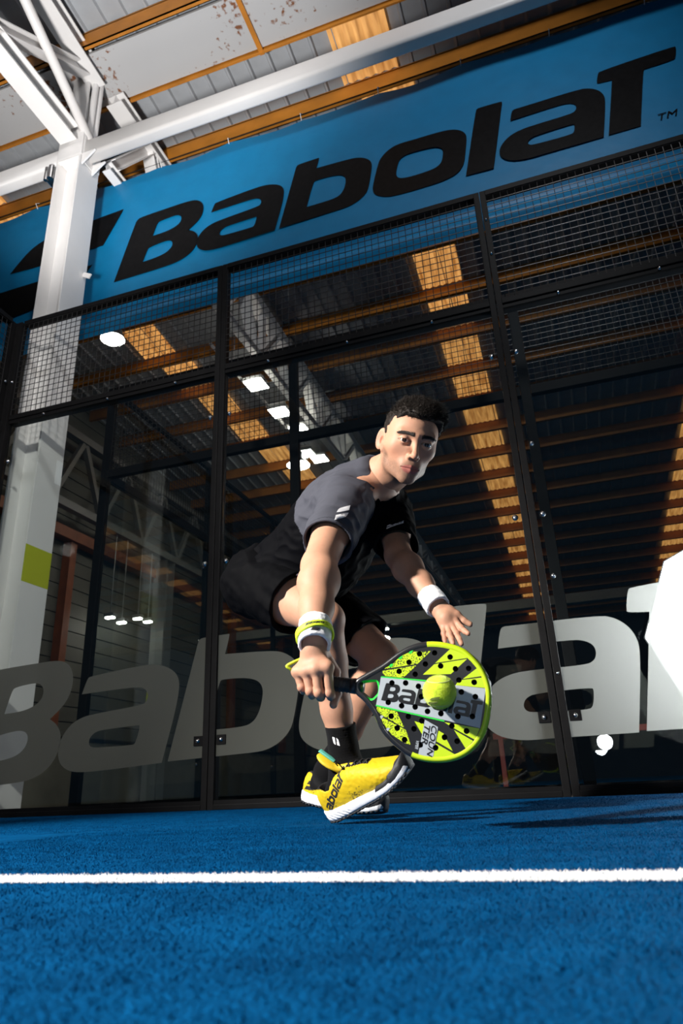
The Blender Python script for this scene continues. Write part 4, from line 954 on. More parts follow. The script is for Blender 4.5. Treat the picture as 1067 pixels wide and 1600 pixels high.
def skin_col(V):
    n = len(V); base = np.tile(V3(.475, .250, .160), (n, 1))
    q = (V-HC)@HM; hd = np.linalg.norm(q, axis=1) < .17
    mott = vnoise(V, 55, 3)*.5+vnoise(V, 140, 5)*.5
    base *= (1+.07*mott)[:, None]
    def mixc(m, c, k): 
        m = np.clip(m*k, 0, 1)[:, None]; base[:] = base*(1-m)+np.array(c)*m
    ax = np.abs(q[:, 0])
    # stubble on jaw, chin and upper lip
    g = lambda d, w: np.clip(1-d/w, 0, 1)
    jaw = np.clip((-.018-q[:, 2])/.022, 0, 1)*np.clip((q[:, 1]+.012)/.02, 0, 1)*np.clip((q[:, 2]+.115)/.02, 0, 1)*hd
    side = np.clip((ax-.040)/.014, 0, 1)*np.clip((q[:, 1]-.002)/.01, 0, 1)*np.clip((.045-q[:, 1])/.02, 0, 1)*np.clip((.006-q[:, 2])/.03, 0, 1)*hd
    mixc(np.maximum(jaw*.8, side), (.125, .075, .052), .72*(1+.25*vnoise(V, 420, 9)))
    mixc(g(np.abs(q[:, 2]+.020)+ax*.0, .03)*0, (0, 0, 0), 0)
    cheek = g(np.linalg.norm(np.stack([ax-.045, q[:, 1]-.065, q[:, 2]+.008], 1), axis=1), .03)*hd
    mixc(cheek, (.47, .18, .11), .45)
    nose = g(np.linalg.norm(q-V3(0, .112, -.006), axis=1), .02); mixc(nose, (.47, .18, .11), .5)
    er = g(np.linalg.norm(np.stack([ax-.08, q[:, 1]+.016, q[:, 2]-.01], 1), axis=1), .04); mixc(er, (.47, .17, .11), .55)
    # lips
    lx = np.clip(ax/.0250, 0, 1)
    up = (q[:, 2] > -.0440) & (q[:, 2] < -.0440+.0105*(1-lx**2)**.6) ; lw = (q[:, 2] <= -.0432) & (q[:, 2] > -.0440-.0138*(1-lx**2)**.6)
    lips = (up | lw) & (ax < .0250) & (q[:, 1] > .078) & hd
    mixc(lips.astype(float), (.35, .10, .085), .80)
    # shade of hair roots under brows, and darker lids rims
    br = (np.abs(q[:, 2]-(.0480+.09*(ax-.012)-2.6*np.clip(ax-.032, 0, 1)**1.6)) < .0044) & (ax > .010) & (ax < .053) & (q[:, 1] > .055) & hd
    mixc(br.astype(float), (.035, .020, .013), .85)
    lash = g(np.abs(np.linalg.norm(np.stack([(ax-.0325)/.0160, (q[:, 2]-.0288)/.0052], 1), axis=1)-1.02), .22)*(q[:, 2] > .027)*(q[:, 1] > .07)*hd
    mixc(lash, (.06, .03, .02), .85)
    # hair roots on the scalp sides
    # knuckles and fingertips a little pinker
    for H in (HR, HL):
        for k in ('index', 'middle', 'ring', 'pinky'):
            for i in (0, 1, 3): mixc(g(np.linalg.norm(V-np.array(H[k][i]), axis=1), .016), (.47, .17, .11), .4)
    return np.clip(base, 0, 1)
M_skin = mat('skin', (.5, .28, .18), rough=.56, spec=.33, attr='col', bump=.15, bscale=420, bdist=.002, sub=0.10)
body = np_mesh('body', SV, SF, M_skin, person, skin_col(SV))

# ---- eyes
M_eye = mat('eye_white', (.40, .37, .35), rough=.15, spec=.6); M_iris = mat('dark_brown_iris', (.028, .013, .007), rough=.12, spec=.8)
fwd_cam = np.array(CAM_POS)-HC
def local_mesh(mb): return [tuple(HC+HM@np.array(v)) for v in mb.v], mb.f
def kidw(mb, name, m, par, smooth=True):
    return adopt(mk(name, mb.v, mb.f, m, None, smooth), par)
gaze = nz(HM.T@(np.array(CAM_POS)-HC)+V3(0, .12, 0))
for s in (-1, 1):
    c = V3(.0325*s, .0775, .0290); b = MB()
    n = 20; b.lathe([(.0128*math.sin(math.pi*i/14)+1e-5, -.0128*math.cos(math.pi*i/14)) for i in range(15)], (0, 0, 0), (0, 0, 1), n)
    b.v = [tuple(HC+HM@(np.array(v)+c)) for v in b.v]; ey = kidw(b, 'eye', M_eye, person)
    b = MB(); b.lathe([(.0064*math.sin(a)/math.sin(.525), .0128*math.cos(a)*1.012) for a in (.525, .4, .3, .2, .1, .01)], (0, 0, 0), tuple(gaze), 18)
    b.v = [tuple(HC+HM@(np.array(v)+c)) for v in b.v]; kidw(b, 'iris', M_iris, ey)

# ---- hair
def hairline(q):
    ax = np.abs(q[:, 0]); y = q[:, 1]
    z = np.interp(y, [-.13, -.07, -.035, -.012, .000, .016, .026, .036, .060, .085], [-.055, -.050, -.030, .030, .018, .004, .012, .064, .088, .0955])
    return z + .006*np.clip(ax/.06, 0, 1)*(y > .04)
def hair_local(q):
    d = ellip(q, V3(0, -.014, .056), (.0765, .0985, .0855))
    d = smin(d, ellip(q, V3(.006, .030, .104), (.055, .052, .037)), .03)
    d = smin(d, ellip(q, V3(.040, .018, .094), (.034, .050, .036)), .03)
    d = d + .0035*vnoise(q*np.array([1, .35, 1]), 120, 2) + .003*vnoise(q, 60, 4)
    return smax(d, hairline(q)-q[:, 2], .006)
HV, HF = surface(lambda p: hair_local((p-HC)@HM), HC-.17, HC+.19, 0.0030)
M_hair = mat('dark_brown_hair', (.011, .007, .0045), rough=.62, spec=.22, noise=.4, nscale=150, bump=.5, bscale=180, bdist=.004)
hair = np_mesh('hair', HV, HF, M_hair, person)
rng = np.random.default_rng(3)
def strands(pts, dirs, lens, w, name, m, par, bend=None):
    n = len(pts); t = np.cross(dirs, rng.normal(size=(n, 3))); t /= np.linalg.norm(t, axis=1)[:, None]; s = np.cross(dirs, t)
    b0 = pts+t*w; b1 = pts-t*w*.5+s*w*.87; b2 = pts-t*w*.5-s*w*.87
    mid = pts+dirs*(lens*.55)[:, None]; tip = pts+(dirs*lens[:, None])+(bend if bend is not None else 0)
    V = np.stack([b0, b1, b2, mid+t*w*.7, mid-t*w*.35+s*w*.6, mid-t*w*.35-s*w*.6, tip], 1).reshape(-1, 3)
    k = np.arange(n)[:, None]*7
    F = np.concatenate([k+np.array(q) for q in ([0, 1, 4], [0, 4, 3], [1, 2, 5], [1, 5, 4], [2, 0, 3], [2, 3, 5], [3, 4, 6], [4, 5, 6], [5, 3, 6])], 0)
    return np_mesh(name, V, F, m, par)
def grad(fn, P, e=.002):
    d0 = fn(P); g = np.stack([fn(P+np.eye(3)[k]*e)-d0 for k in range(3)], 1); return g/np.maximum(np.linalg.norm(g, axis=1), 1e-9)[:, None]
qh = (HV-HC)@HM
sel = np.where((qh[:, 2] > hairline(qh)+.003))[0]; sel = sel[rng.integers(0, len(sel), 13000)]
q = qh[sel]; g = grad(hair_local, q); top = np.clip((q[:, 2]-.07)/.06, 0, 1)
comb = np.stack([.35+0*q[:, 0]+.5*(q[:, 0] > .03), .45*top, .35*top-.75*(1-top)], 1)
dr = g*(.22+.38*top)[:, None]+comb*.85+rng.normal(0, .17, (len(q), 3)); dr /= np.linalg.norm(dr, axis=1)[:, None]
ln = (.006+.010*top)*(0.6+.8*rng.random(len(q)))*(1+.35*np.clip(q[:, 0]/.06, 0, 1)*top)
hs = strands(HC+(q-g*.002)@HM.T, dr@HM.T, ln, .00055, 'hair_strands', M_hair, hair); hs['kind'] = 'stuff'
# eyebrows: short combed strands
M_brow = mat('dark_brow_hair', (.016, .009, .006), rough=.6)
for s in (-1, 1):
    n = 620; t = rng.random(n); ax = .010+.044*t
    z = .0480+.09*(ax-.012)-2.6*np.clip(ax-.032, 0, 1)**1.6+rng.normal(0, .0020, n)*(1.25-.7*t)
    y0 = np.full(n, .125); P0 = np.stack([ax*s, y0, z], 1); ok = np.ones(n, bool)
    for _ in range(40):
        d = head_local(P0); P0[:, 1] -= np.clip(d, -.004, .004)*.9
    dd = np.stack([s*(.75+0*t), -.15-.4*t, .55-.75*t], 1)+rng.normal(0, .12, (n, 3)); dd /= np.linalg.norm(dd, axis=1)[:, None]
    strands(HC+(P0+V3(0, .0004, 0))@HM.T, dd@HM.T, .0045+.003*rng.random(n), .00042, 'eyebrow', M_brow, person)

# ---- shirt
SD_R, SD_L = nz(ELR-SHR), nz(ELL-SHL)
SE_R = SHR+SD_R*.205; SE_L = SHL+SD_L*.200
def folds(p, amp, ax1, ax2, f1, f2, seed):
    q = np.stack([p@ax1*f1, p@ax2*f2, (p@np.cross(ax1, ax2))*f2], 1)
    n = vnoise(q, 1.0, seed); m = vnoise(q*2.1, 1.0, seed+1)
    return amp*(np.abs(n)*1.3-.4+.4*m)
def shirt_fn(p):
    q = (p-C0)@TM
    d = loft(p, C0, TM, [-.03, .05, .12, .20, .30, .38, .44, .50, .545, .575], [.172, .168, .160, .158, .164, .168, .160, .130, .090, .072], [.124, .136, .150, .158, .152, .134, .112, .088, .074, .066], [-.014, -.022, -.034, -.040, -.026, -.004, .008, .012, .012, .010])
    sr = cone(p, SHR-LT*(-.02), SE_R+SD_R*.02, .079, .066); sr = smax(sr, plane(p, SE_R, SD_R*1.0), .0015)
    sl = cone(p, SHL-LT*.02, SE_L+SD_L*.02, .076, .062); sl = smax(sl, plane(p, SE_L, SD_L), .0015)
    d = smin(d, smin(sr, sl, .0), .055)
    # drape folds
    d = d + folds(p, .0085, TM[:, 0], TM[:, 1], 5.5, 17, 11)*np.clip(1-q[:, 0]/.5, .35, 1) + folds(p, .0055, nz(TM[:, 0]+LT*.8-BK*.6), nz(np.cross(TM[:, 0], LT)+LT), 7, 30, 23)
    # openings
    d = smax(d, -cone(p, SE_R-SD_R*.06, SE_R+SD_R*.06, .058, .0635), .0015)
    d = smax(d, -cone(p, SE_L-SD_L*.06, SE_L+SD_L*.06, .055, .0600), .0015)
    nk = hl(0, -.022, -.045); nb = J['neck']-T*.035; nd = nz(nk-nb)
    d = smax(d, -cone(p, nb-BK*.006, nb+nd*.12, .060, .070), .006)
    d = smax(d, plane(p, J['neck']-T*.004+BK*.02, nz(T*.75+BK*-.55)), .004) if False else d
    return d
tp_ = np.array([C0, SHR, SHL, J['neck'], SE_R, SE_L])
BV, BF = surface(shirt_fn, tp_.min(0)-.24, tp_.max(0)+.16, 0.0032, newton=1)
def shirt_col(V):
    q = (V-C0)@TM; u, l, b = q[:, 0], q[:, 1], q[:, 2]
    grey = V3(.060, .062, .076); blk = V3(.0018, .0019, .0027)
    # grey yoke: shoulders, racket sleeve and a strip down from the collar on the racket side
    edge = .315+.35*np.clip(-l-.05, 0, 1)*0-.25*(l+.02)*0
    m = (u > edge) & ((b > -.015) | (l < -.075))
    ds = np.linalg.norm(V-SHR-np.outer(np.clip((V-SHR)@SD_R, 0, .2), SD_R), axis=1)
    m |= (ds < .088) & ((V-SHR)@SD_R > -.03)
    m &= ~((l > .11) & (b < .03))
    k = m.astype(float)
    rim = (np.abs((V-SE_R)@SD_R+.010) < .0016) & (ds < .09)
    c = blk+(grey-blk)*k[:, None]; c[rim] *= .55
    return c
M_shirt = mat('sports_shirt_fabric', (.05, .05, .06), rough=.72, spec=.04, attr='col', bump=.25, bscale=900, bdist=.001)
shirt = np_mesh('shirt', BV, BF, M_shirt, person, shirt_col(BV)); shirt['label'] = 'charcoal grey and black short-sleeved sports shirt'
# collar ring
nk = hl(0, -.022, -.045); nb = J['neck']-T*.035; nd = nz(nk-nb)
SBVH = bvh_of(BV, BF)
def collar_fn(p):
    f = shirt_fn(p+0)
    return f
M_wht = mat('white_print', (.72, .72, .74), rough=.6)
MARK = lambda: None
_m1 = np.array(GL['B']['mark1'][0]); _m2 = np.array(GL['B']['mark2'][0])
_all = np.concatenate([_m1, _m2]); _lo, _hi = _all.min(0), _all.max(0); _cen = (_lo+_hi)/2; _h = _hi[1]-_lo[1]
def mark_polys(scale=1.0):
    """two slanted bars, point-symmetric, unit height, centred"""
    a = smooth_poly([tuple(x) for x in ((_m1-_cen)/_h)], 2, 62)
    b = [(-x, -y) for x, y in a]
    return [a, b]
def view_axes(c):
    d = nz(np.array(c)-np.array(CAM_POS)); r = nz(np.cross(d, V3(0, 0, 1))); u = np.cross(r, d); return d, r, u
def W(x, y, t): # a point given by its world coordinates
    return np.array([x, y, t])
def print_on(name, polys, c, nrm, right, w, bvh, m, par, skew=0.0):
    """print centred at c: nrm points out of the cloth, right is the reading direction, w metres per unit"""
    n = nz(nrm); r = nz(np.asarray(right)-n*(np.asarray(right)@n)); u = np.cross(n, r)
    return decal(name, polys, c+n*.10, r*w, u*w+r*skew*w, -n, bvh, m, par, seg=.005)
# mark on the racket sleeve
def aim_print(name, polys, P, w, bvh, m, par, rot=0.0):
    """print on the cloth where the line of sight of the photographer meets it, turned by rot degrees"""
    P = np.array(P); d, r, u = view_axes(P); a = R(rot); r2 = r*math.cos(a)+u*math.sin(a); u2 = -r*math.sin(a)+u*math.cos(a)
    return decal(name, polys, P-d*.15, r2*w, u2*w, d, bvh, m, par, seg=.004)
for a in mark_polys(): aim_print('sleeve_mark', [a], MKP['sleeve'], .030, SBVH, M_wht, shirt, 8)
for a in mark_polys(): aim_print('chest_mark', [a], MKP['chest'], .010, SBVH, M_wht, shirt, 14)
for key in ('B', 'a', 'b', 'o', 'l', 'a2', 'T'):
    aim_print('chest_letter', [[((x-1.0)*1.0, y-5.3) for x, y in smooth_poly(q, 1, 62)] for q in GL['B'][key]], MKP['chest2'], .0082, SBVH, M_wht, shirt, 14)

# ---- shorts
def shorts_fn(p):
    q = (p-C0)@TM
    d = loft(p, C0, TM, [-.135, -.10, -.04, .03, .075], [.115, .150, .168, .165, .160], [.085, .115, .128, .124, .119], [.015, .012, .006, 0, -.002])
    for hip, kn, fr, r0, r1, cut in ((hipR, KNR, .64, .106, .098, 1), (hipL, KNL, .80, .104, .090, 1)):
        D = kn-hip; dn = nz(D); e = hip+D*fr
        c = cone(p, hip, hip+D*(fr+.06), r0, r1); c = smax(c, plane(p, e, dn), .003)
        d = smin(d, c, .04)
    d = d + folds(p, .006, nz(hipR-KNR+T*.1), LT, 6, 20, 31)+.002*vnoise(p, 45, 8)
    for hip, kn, fr, r1 in ((hipR, KNR, .64, .088), (hipL, KNL, .80, .080)):
        D = kn-hip; dn = nz(D); e = hip+D*fr
        d = smax(d, -cone(p, e-dn*.05, e+dn*.08, r1-.012, r1+.012), .004)
    return d
sp_ = np.array([C0, hipR, hipL, hipR*.4+KNR*.6, hipL*.15+KNL*.85])
PV, PF = surface(shorts_fn, sp_.min(0)-.20, sp_.max(0)+.18, 0.0036)
M_shorts = mat('black_shorts_fabric', (.0017, .0018, .0024), rough=.72, spec=.04, bump=.2, bscale=700, bdist=.001)
shorts = np_mesh('shorts', PV, PF, M_shorts, person)
PBVH = bvh_of(PV, PF)
for a in mark_polys(): aim_print('shorts_mark', [a], MKP['shorts'], .014, PBVH, M_wht, shorts, 12)

# ---- socks
M_sock = mat('black_sock_knit', (.0036, .0036, .0042), rough=.85, spec=.10, bump=.5, bscale=500, bdist=.0015, sheen=.05)
def shoe_frame(H, roll):
    o = np.array(H['heel']); x = nz(np.array(H['toe'])-o); up = V3(0, 0, 1)+roll; z = nz(up-x*(up@x)); y = np.cross(z, x)
    return o, np.stack([x, y, z], 1)
SHF = {'R': shoe_frame(SHOE['R'], V3(-.05, -.42, 0)), 'L': shoe_frame(SHOE['L'], V3(0, .05, 0))}
for s, kn, an, hp in (('R', KNR, ANR, hipR), ('L', KNL, ANL, hipL)):
    o_, M_ = SHF[s]; S = nz(an-kn); heel = o_+M_@V3(.045, 0, .055); ball = o_+M_@V3(.15, 0, .05)
    def sock_fn(p, kn=kn, an=an, S=S, heel=heel, ball=ball):
        a0 = an-S*.115
        d = chain(p, [P4(a0-S*.01, .0440), P4(an-S*.05, .0400), P4(an, .0400)], .015)
        d = smin(d, cone(p, an, heel, .039, .034), .02); d = smin(d, cone(p, an, ball, .038, .028), .03)
        d = d+.0003*np.sin((p@S)*900)+.0004*vnoise(p*np.array([1, 1, .4]), 70, 5)
        d = smax(d, plane(p, a0, -S), .003)
        return smax(d, -cone(p, a0-S*.04, a0+S*.03, .0405, .037), .002)
    pts = np.array([an-S*.12, an, heel, ball])
    kv, kf = surface(sock_fn, pts.min(0)-.07, pts.max(0)+.07, 0.003)
    sk = np_mesh('sock', kv, kf, M_sock, person)
    if s == 'R':
        kb = bvh_of(kv, kf); c = an-S*.072; n = nz(V3(*CAM_POS)-c)
        for a in mark_polys(): print_on('sock_mark', [a], c-np.cross(S, n)*.022*-1*0+nz(np.cross(n, S))*.018*-1, n, -S+np.cross(S, n)*.0, .017, kb, M_wht, sk)

# ---- shoes
M_upper = mat('yellow_shoe_mesh', (.62, .45, .010), rough=.55, spec=.35, attr='col', bump=.35, bscale=650, bdist=.0015)
M_mid = mat('white_midsole', (.78, .80, .84), rough=.5, bump=.1, bscale=120); M_out = mat('black_outsole', (.010, .010, .012), rough=.6, bump=.3, bscale=160, bdist=.003)
M_lace = mat('black_lace', (.010, .010, .011), rough=.75); M_tong = mat('yellow_tongue', (.60, .42, .010), rough=.6); M_teal = mat('teal_tab', (.10, .42, .33), rough=.6)
SL = .285; SHS = 1.06
XS_ = [0, .012, .035, .08, .13, .175, .215, .25, .272, .285]
WW = [.018, .027, .034, .0355, .0385, .0450, .0475, .0405, .028, .012]
ZT_ = [.078, .094, .106, .102, .104, .090, .072, .059, .050, .038]
ZB_ = [.012, .006, .002, .000, .000, .000, .002, .008, .015, .022]
def sec(q, A, z0, z1, pw):
    u = np.clip(q[:, 0], 0, SL); a = np.interp(u, XS_, A); lo_ = np.interp(u, XS_, z0); hi_ = np.interp(u, XS_, z1)
    b = np.maximum((hi_-lo_)/2, .004); c = (lo_+hi_)/2
    r = (np.abs(q[:, 1]/a)**pw+np.abs((q[:, 2]-c)/b)**pw)**(1/pw)
    d = (r-1)*np.minimum(a, b); e = np.maximum(-q[:, 0], q[:, 0]-SL)
    return smax(d, e, .01)
def upper_l(q):
    d = sec(q, WW, [z+.010 for z in ZB_], ZT_, 2.5)
    d = smax(d, -cone(q, V3(.054, 0, .080), V3(.046, 0, .19), .029, .040), .006)
    d = smax(d, -ellip(q, V3(.056, 0, .122), (.046, .05, .024)), .008)
    d = smax(d, -(np.maximum(np.abs(q[:, 1])-.0105+.00*q[:, 0], np.maximum(.085-q[:, 0], np.maximum(q[:, 0]-.185, .045-q[:, 2])))), .003) if False else d
    return d+.0006*vnoise(q, 160, 2)
def mid_l(q):
    d = sec(q, [w+.0055 for w in WW], ZB_, [z+.037-.011*min(1, x/.2) for x, z in zip(XS_, ZB_)], 3.6)
    g = np.abs(np.mod(q[:, 0]*1.0+q[:, 2]*1.2, .012)-.006)
    return d+.0009*(g < .0016)*(q[:, 0] < .09)
def out_l(q):
    d = sec(q, [w+.0062 for w in WW], [z-.002 for z in ZB_], [z+.0065 for z in ZB_], 4)
    toe = sec(q, [w+.0035 for w in WW], ZB_, [z+.044 for z in ZB_], 2.8); toe = smax(toe, .232+.35*np.clip(q[:, 2]-.02, 0, 1)*0-q[:, 0], .004)
    side = sec(q, [w+.0045 for w in WW], ZB_, [z+.036 for z in ZB_], 2.8); side = smax(side, np.maximum(.165+.8*q[:, 2]-q[:, 0], 0)*1.0+np.minimum(.165+.8*q[:, 2]-q[:, 0], 0), .003)
    d = smin(smin(d, toe, .004), side, .003)
    tread = (np.mod(q[:, 0]*80, 1) < .35) & (q[:, 2] < np.interp(q[:, 0], XS_, ZB_)+.003)
    return d+.0018*tread
shoe_cache = {}
def build_shoe(side):
    o_, M_ = SHF[side]; sg = 1 if side == 'R' else -1
    wv = lambda Q: o_+(Q*SHS)@M_.T
    if not shoe_cache:
        for nm, fn, h in (('upper', upper_l, .0022), ('midsole', mid_l, .0026), ('outsole', out_l, .0026)):
            shoe_cache[nm] = surface(fn, V3(-.012, -.062, -.012), V3(.30, .062, .14), h)
    root = adopt(empty('shoe', (0, 0, 0)), person)
    UV, UF = shoe_cache['upper']; q = UV
    yel = np.tile(V3(.62, .43, .008), (len(q), 1)); n1 = vnoise(q, 420, 3); x, y, z = q[:, 0], q[:, 1], q[:, 2]
    spk = (n1 > .28) & (z < .052) & ((x < .055) | ((x > .10) & (x < .15)))
    yel[spk] = V3(.10, .085, .01)
    yel[(z < .028) & (x > .05)] *= .75
    eye = (np.abs(y) < .014) & (x > .10) & (x < .19) & (z > .05); yel[eye] = V3(.012, .012, .012)
    lin = (x < .10) & (x > .012) & (z > .066) & (np.linalg.norm(np.stack([(x-.052)/.040, y/.030], 1), axis=1) < 1.0); yel[lin] = V3(.012, .012, .013)
    # two black slanted bars at the heel on both sides
    if side == 'L':
        t = (x-.034)-.75*(z-.050)
        bars = (np.abs(z-.064) < .0055) & (np.abs(t) < .017) | (np.abs(z-.049) < .0055) & (np.abs(t-.004) < .019)
        yel[bars] = V3(.012, .012, .012)
    V = wv(UV)
    up = np_mesh('upper', V, UF, M_upper, None, yel); up['label'] = 'yellow mesh upper with black marks'
    parts = [up]
    for nm, m in (('midsole', M_mid), ('outsole', M_out)):
        a, f = shoe_cache[nm]; parts.append(np_mesh(nm, wv(a), f, m, None))
    # tongue
    def tong(q): 
        d = ellip(q, V3(.086, 0, .132), (.0085, .026, .040), frame(V3(.86, 0, .50), V3(0, 1, 0)))
        return smin(d, cone(q, V3(.102, 0, .106), V3(.14, 0, .095), .011, .008), .012)
    tv, tf = surface(tong, V3(.03, -.035, .06), V3(.17, .035, .185), .0026)
    parts.append(np_mesh('tongue', wv(tv), tf, M_tong, None))
    b = MB(); b.box((.0975, -.0065, .128), (.1035, .0065, .172), .002)
    bb = [wv(np.array([[vx-.0+(vz-.128)*-.50, vy+.0, vz]]))[0] for vx, vy, vz in b.v]; parts.append(mk('pull_tab', bb, b.f, M_teal, None, True)); parts[-1]['label'] = 'teal stripe on the tongue'
    # laces crossing the eyestay
    b = MB(); 
    for i in range(5):
        x0 = .108+.0165*i; zt = lambda xx: float(np.interp(xx, XS_, ZT_))
        for s in (-1, 1):
            pts = [wv(np.array([[x0, s*.0215, zt(x0)-.0105]]))[0], wv(np.array([[x0+.006, s*.011, zt(x0+.006)+.0005]]))[0], wv(np.array([[x0+.010, -s*.006, zt(x0+.010)+.0035]]))[0], wv(np.array([[x0+.016, -s*.019, zt(x0+.016)-.006]]))[0]]
            b.tube(pts, .0023, 6)
    for s in (-1, 1):
        pts = [wv(np.array([[.108, 0, .116]]))[0]] + [wv(np.array([[.104+.020*math.sin(a), s*(.004+.032*math.sin(a/1.0)), .122+.016*math.sin(a*.9)-.016*(a/2.6)]]))[0] for a in (.5, 1.0, 1.5, 2.0, 2.6)]
        b.tube(pts, .0019, 6)
    parts.append(b.build('lace', M_lace, None, True))
    for o in parts: adopt(o, root)
    ub = bvh_of(V, UF)
    if side == 'R':  # lettering along the outer side, rising with the eyestay
        ys = -1
        base = V3(.030, 0, .030); dirx = nz(V3(.74, 0, .46)); diry = nz(np.cross(V3(0, ys, 0), dirx))*1.0
        if diry[2] < 0: diry = -diry
        xo, sc = GL['B']['a'][0], .0255
        for key in ('a', 'b', 'o', 'l', 'a2', 'T'):
            polys = [[((x+.733)*1.0, y-4.94) for x, y in smooth_poly(pq, 1, 62)] for pq in GL['B'][key]]
            c = base+V3(0, ys*.10, 0)
            decal('side_letter', polys, wv(c[None])[0], M_@(dirx*sc), M_@(diry*sc*1.25), M_@V3(0, -ys, 0), ub, M_lace, up, seg=.004)
    return root
person_shoes = [build_shoe('R'), build_shoe('L')]

# ---- wristbands
M_band = mat('white_terry_wristband', (.80, .80, .82), rough=.95, spec=.1, bump=.6, bscale=420, bdist=.0015, sheen=.3)
def band(a, b_, r0, r1, seed):
    def fn(p):
        d = cone(p, a, b_, r0, r1); n = nz(b_-a)
        d = smax(smax(d, plane(p, a, -n)-.002, .006), plane(p, b_, n)-.002, .006)
        d = d+.0012*vnoise(p, 60, seed)+.0006*vnoise(p, 260, seed+1)
        return smax(d, -cone(p, a-n*.03, b_+n*.03, r0-.0075, r1-.0075), .002)
    pts = np.array([a, b_]); return surface(fn, pts.min(0)-.06, pts.max(0)+.06, .0026)
D = nz(WRR-ELR); wa = WRR-D*.032; wb = WRR+D*.034
bv, bf = band(wa, wb, .0370, .0355, 3); wbR = np_mesh('wristband', bv, bf, M_band, person); wbR['label'] = 'white terry wristband on the racket wrist'
wbb = bvh_of(bv, bf)
Dl = nz(WRL-ELL); la = WRL-Dl*.030; lb = WRL+Dl*.024
lv, lf = band(la, lb, .0330, .0320, 5); wbL = np_mesh('wristband', lv, lf, M_band, person); wbL['label'] = 'white terry wristband on the open hand\'s wrist'
M_ink = mat('black_print', (.012, .012, .014), rough=.6)
c = wb-D*.010; n = nz(V3(*CAM_POS)-c); n = nz(n-D*(n@D)); r_ = nz(np.cross(D, n)); r_ = r_ if r_@np.array(_r2) > 0 else -r_
print_on('band_mark', [[(-.6, -.28), (.28, -.28), (.6, .28), (-.28, .28)]], c+n*.02, n, r_, .018, wbb, M_ink, wbR)

# ================================================================ RACKET
rko, rku, rkv, rkn = [np.array(RK[k]) for k in ('o', 'u', 'v', 'n')]
racket = empty('padel_racket', tuple(rko)); tag(racket, 'neon yellow and black padel racket with white lettered band, low in the player\'s fist', 'racket')
def rw(q, z=0.0): return rko+rku*q[0]+rkv*q[1]+rkn*z
def rk_mesh(polys, z0, z1, name, m, par, smooth=False):
    v, f = fill2d(polys, z1-z0)
    b = MB(); b.add([rw((x, y), z0+z) for x, y, z in v], f if np.linalg.det(np.stack([rku, rkv, rkn])) > 0 else [q[::-1] for q in f])
    return kidw(b, name, m, par, smooth)
def dense(poly, n=140):
    """closed Catmull-Rom through the outline points"""
    P = np.array(poly); k = len(P); out = []
    for i in range(k):
        p0, p1, p2, p3 = P[i-1], P[i], P[(i+1) % k], P[(i+2) % k]
        for t in np.linspace(0, 1, max(2, n//k), endpoint=False):
            out.append(.5*((2*p1)+(-p0+p2)*t+(2*p0-5*p1+4*p2-p3)*t*t+(-p0+3*p1-3*p2+p3)*t**3))
    return np.array(out)
def offset(P, d):
    n = len(P); t = np.roll(P, -1, 0)-np.roll(P, 1, 0); t /= np.linalg.norm(t, axis=1)[:, None]
    nn = np.stack([t[:, 1], -t[:, 0]], 1)
    area = np.sum(P[:, 0]*np.roll(P[:, 1], -1)-np.roll(P[:, 0], -1)*P[:, 1])
    return P+nn*d*(1 if area > 0 else -1)
OUT = dense(RK['outline'][1:-1] if False else RK['outline'], 160)
THR = dense(RK['throat'], 48)
M_rkblk = mat('racket_black', (.012, .012, .013), rough=.35, coat=.2); M_neon = mat('racket_neon_yellow', (.52, .70, .012), rough=.38, coat=.15)
M_rkwht = mat('racket_white', (.40, .44, .475), rough=.4); M_green = mat('racket_green', (.03, .62, .06), rough=.4); M_holeshade = mat('racket_hole_dark', (.004, .004, .004), rough=.8)
TH = .019
HOLR = .0056
def circ(c, r, n=18): return [(c[0]+r*math.cos(2*math.pi*i/n), c[1]+r*math.sin(2*math.pi*i/n)) for i in range(n)]
holes = RK['holes']
INN = offset(OUT, -.011)
face_polys = [[tuple(q) for q in INN], [tuple(q) for q in offset(THR, .004)]] + [circ(h, HOLR) for h in holes]

rk_mesh(face_polys, -TH+.002, TH-.002, 'face', M_rkblk, racket)
for h_ in holes: rk_mesh([circ(h_, HOLR*1.02, 14)], -TH+.006, -TH+.010, 'hole', M_holeshade, racket)  # dark disc added inside each drilled hole, its colour standing in for shade
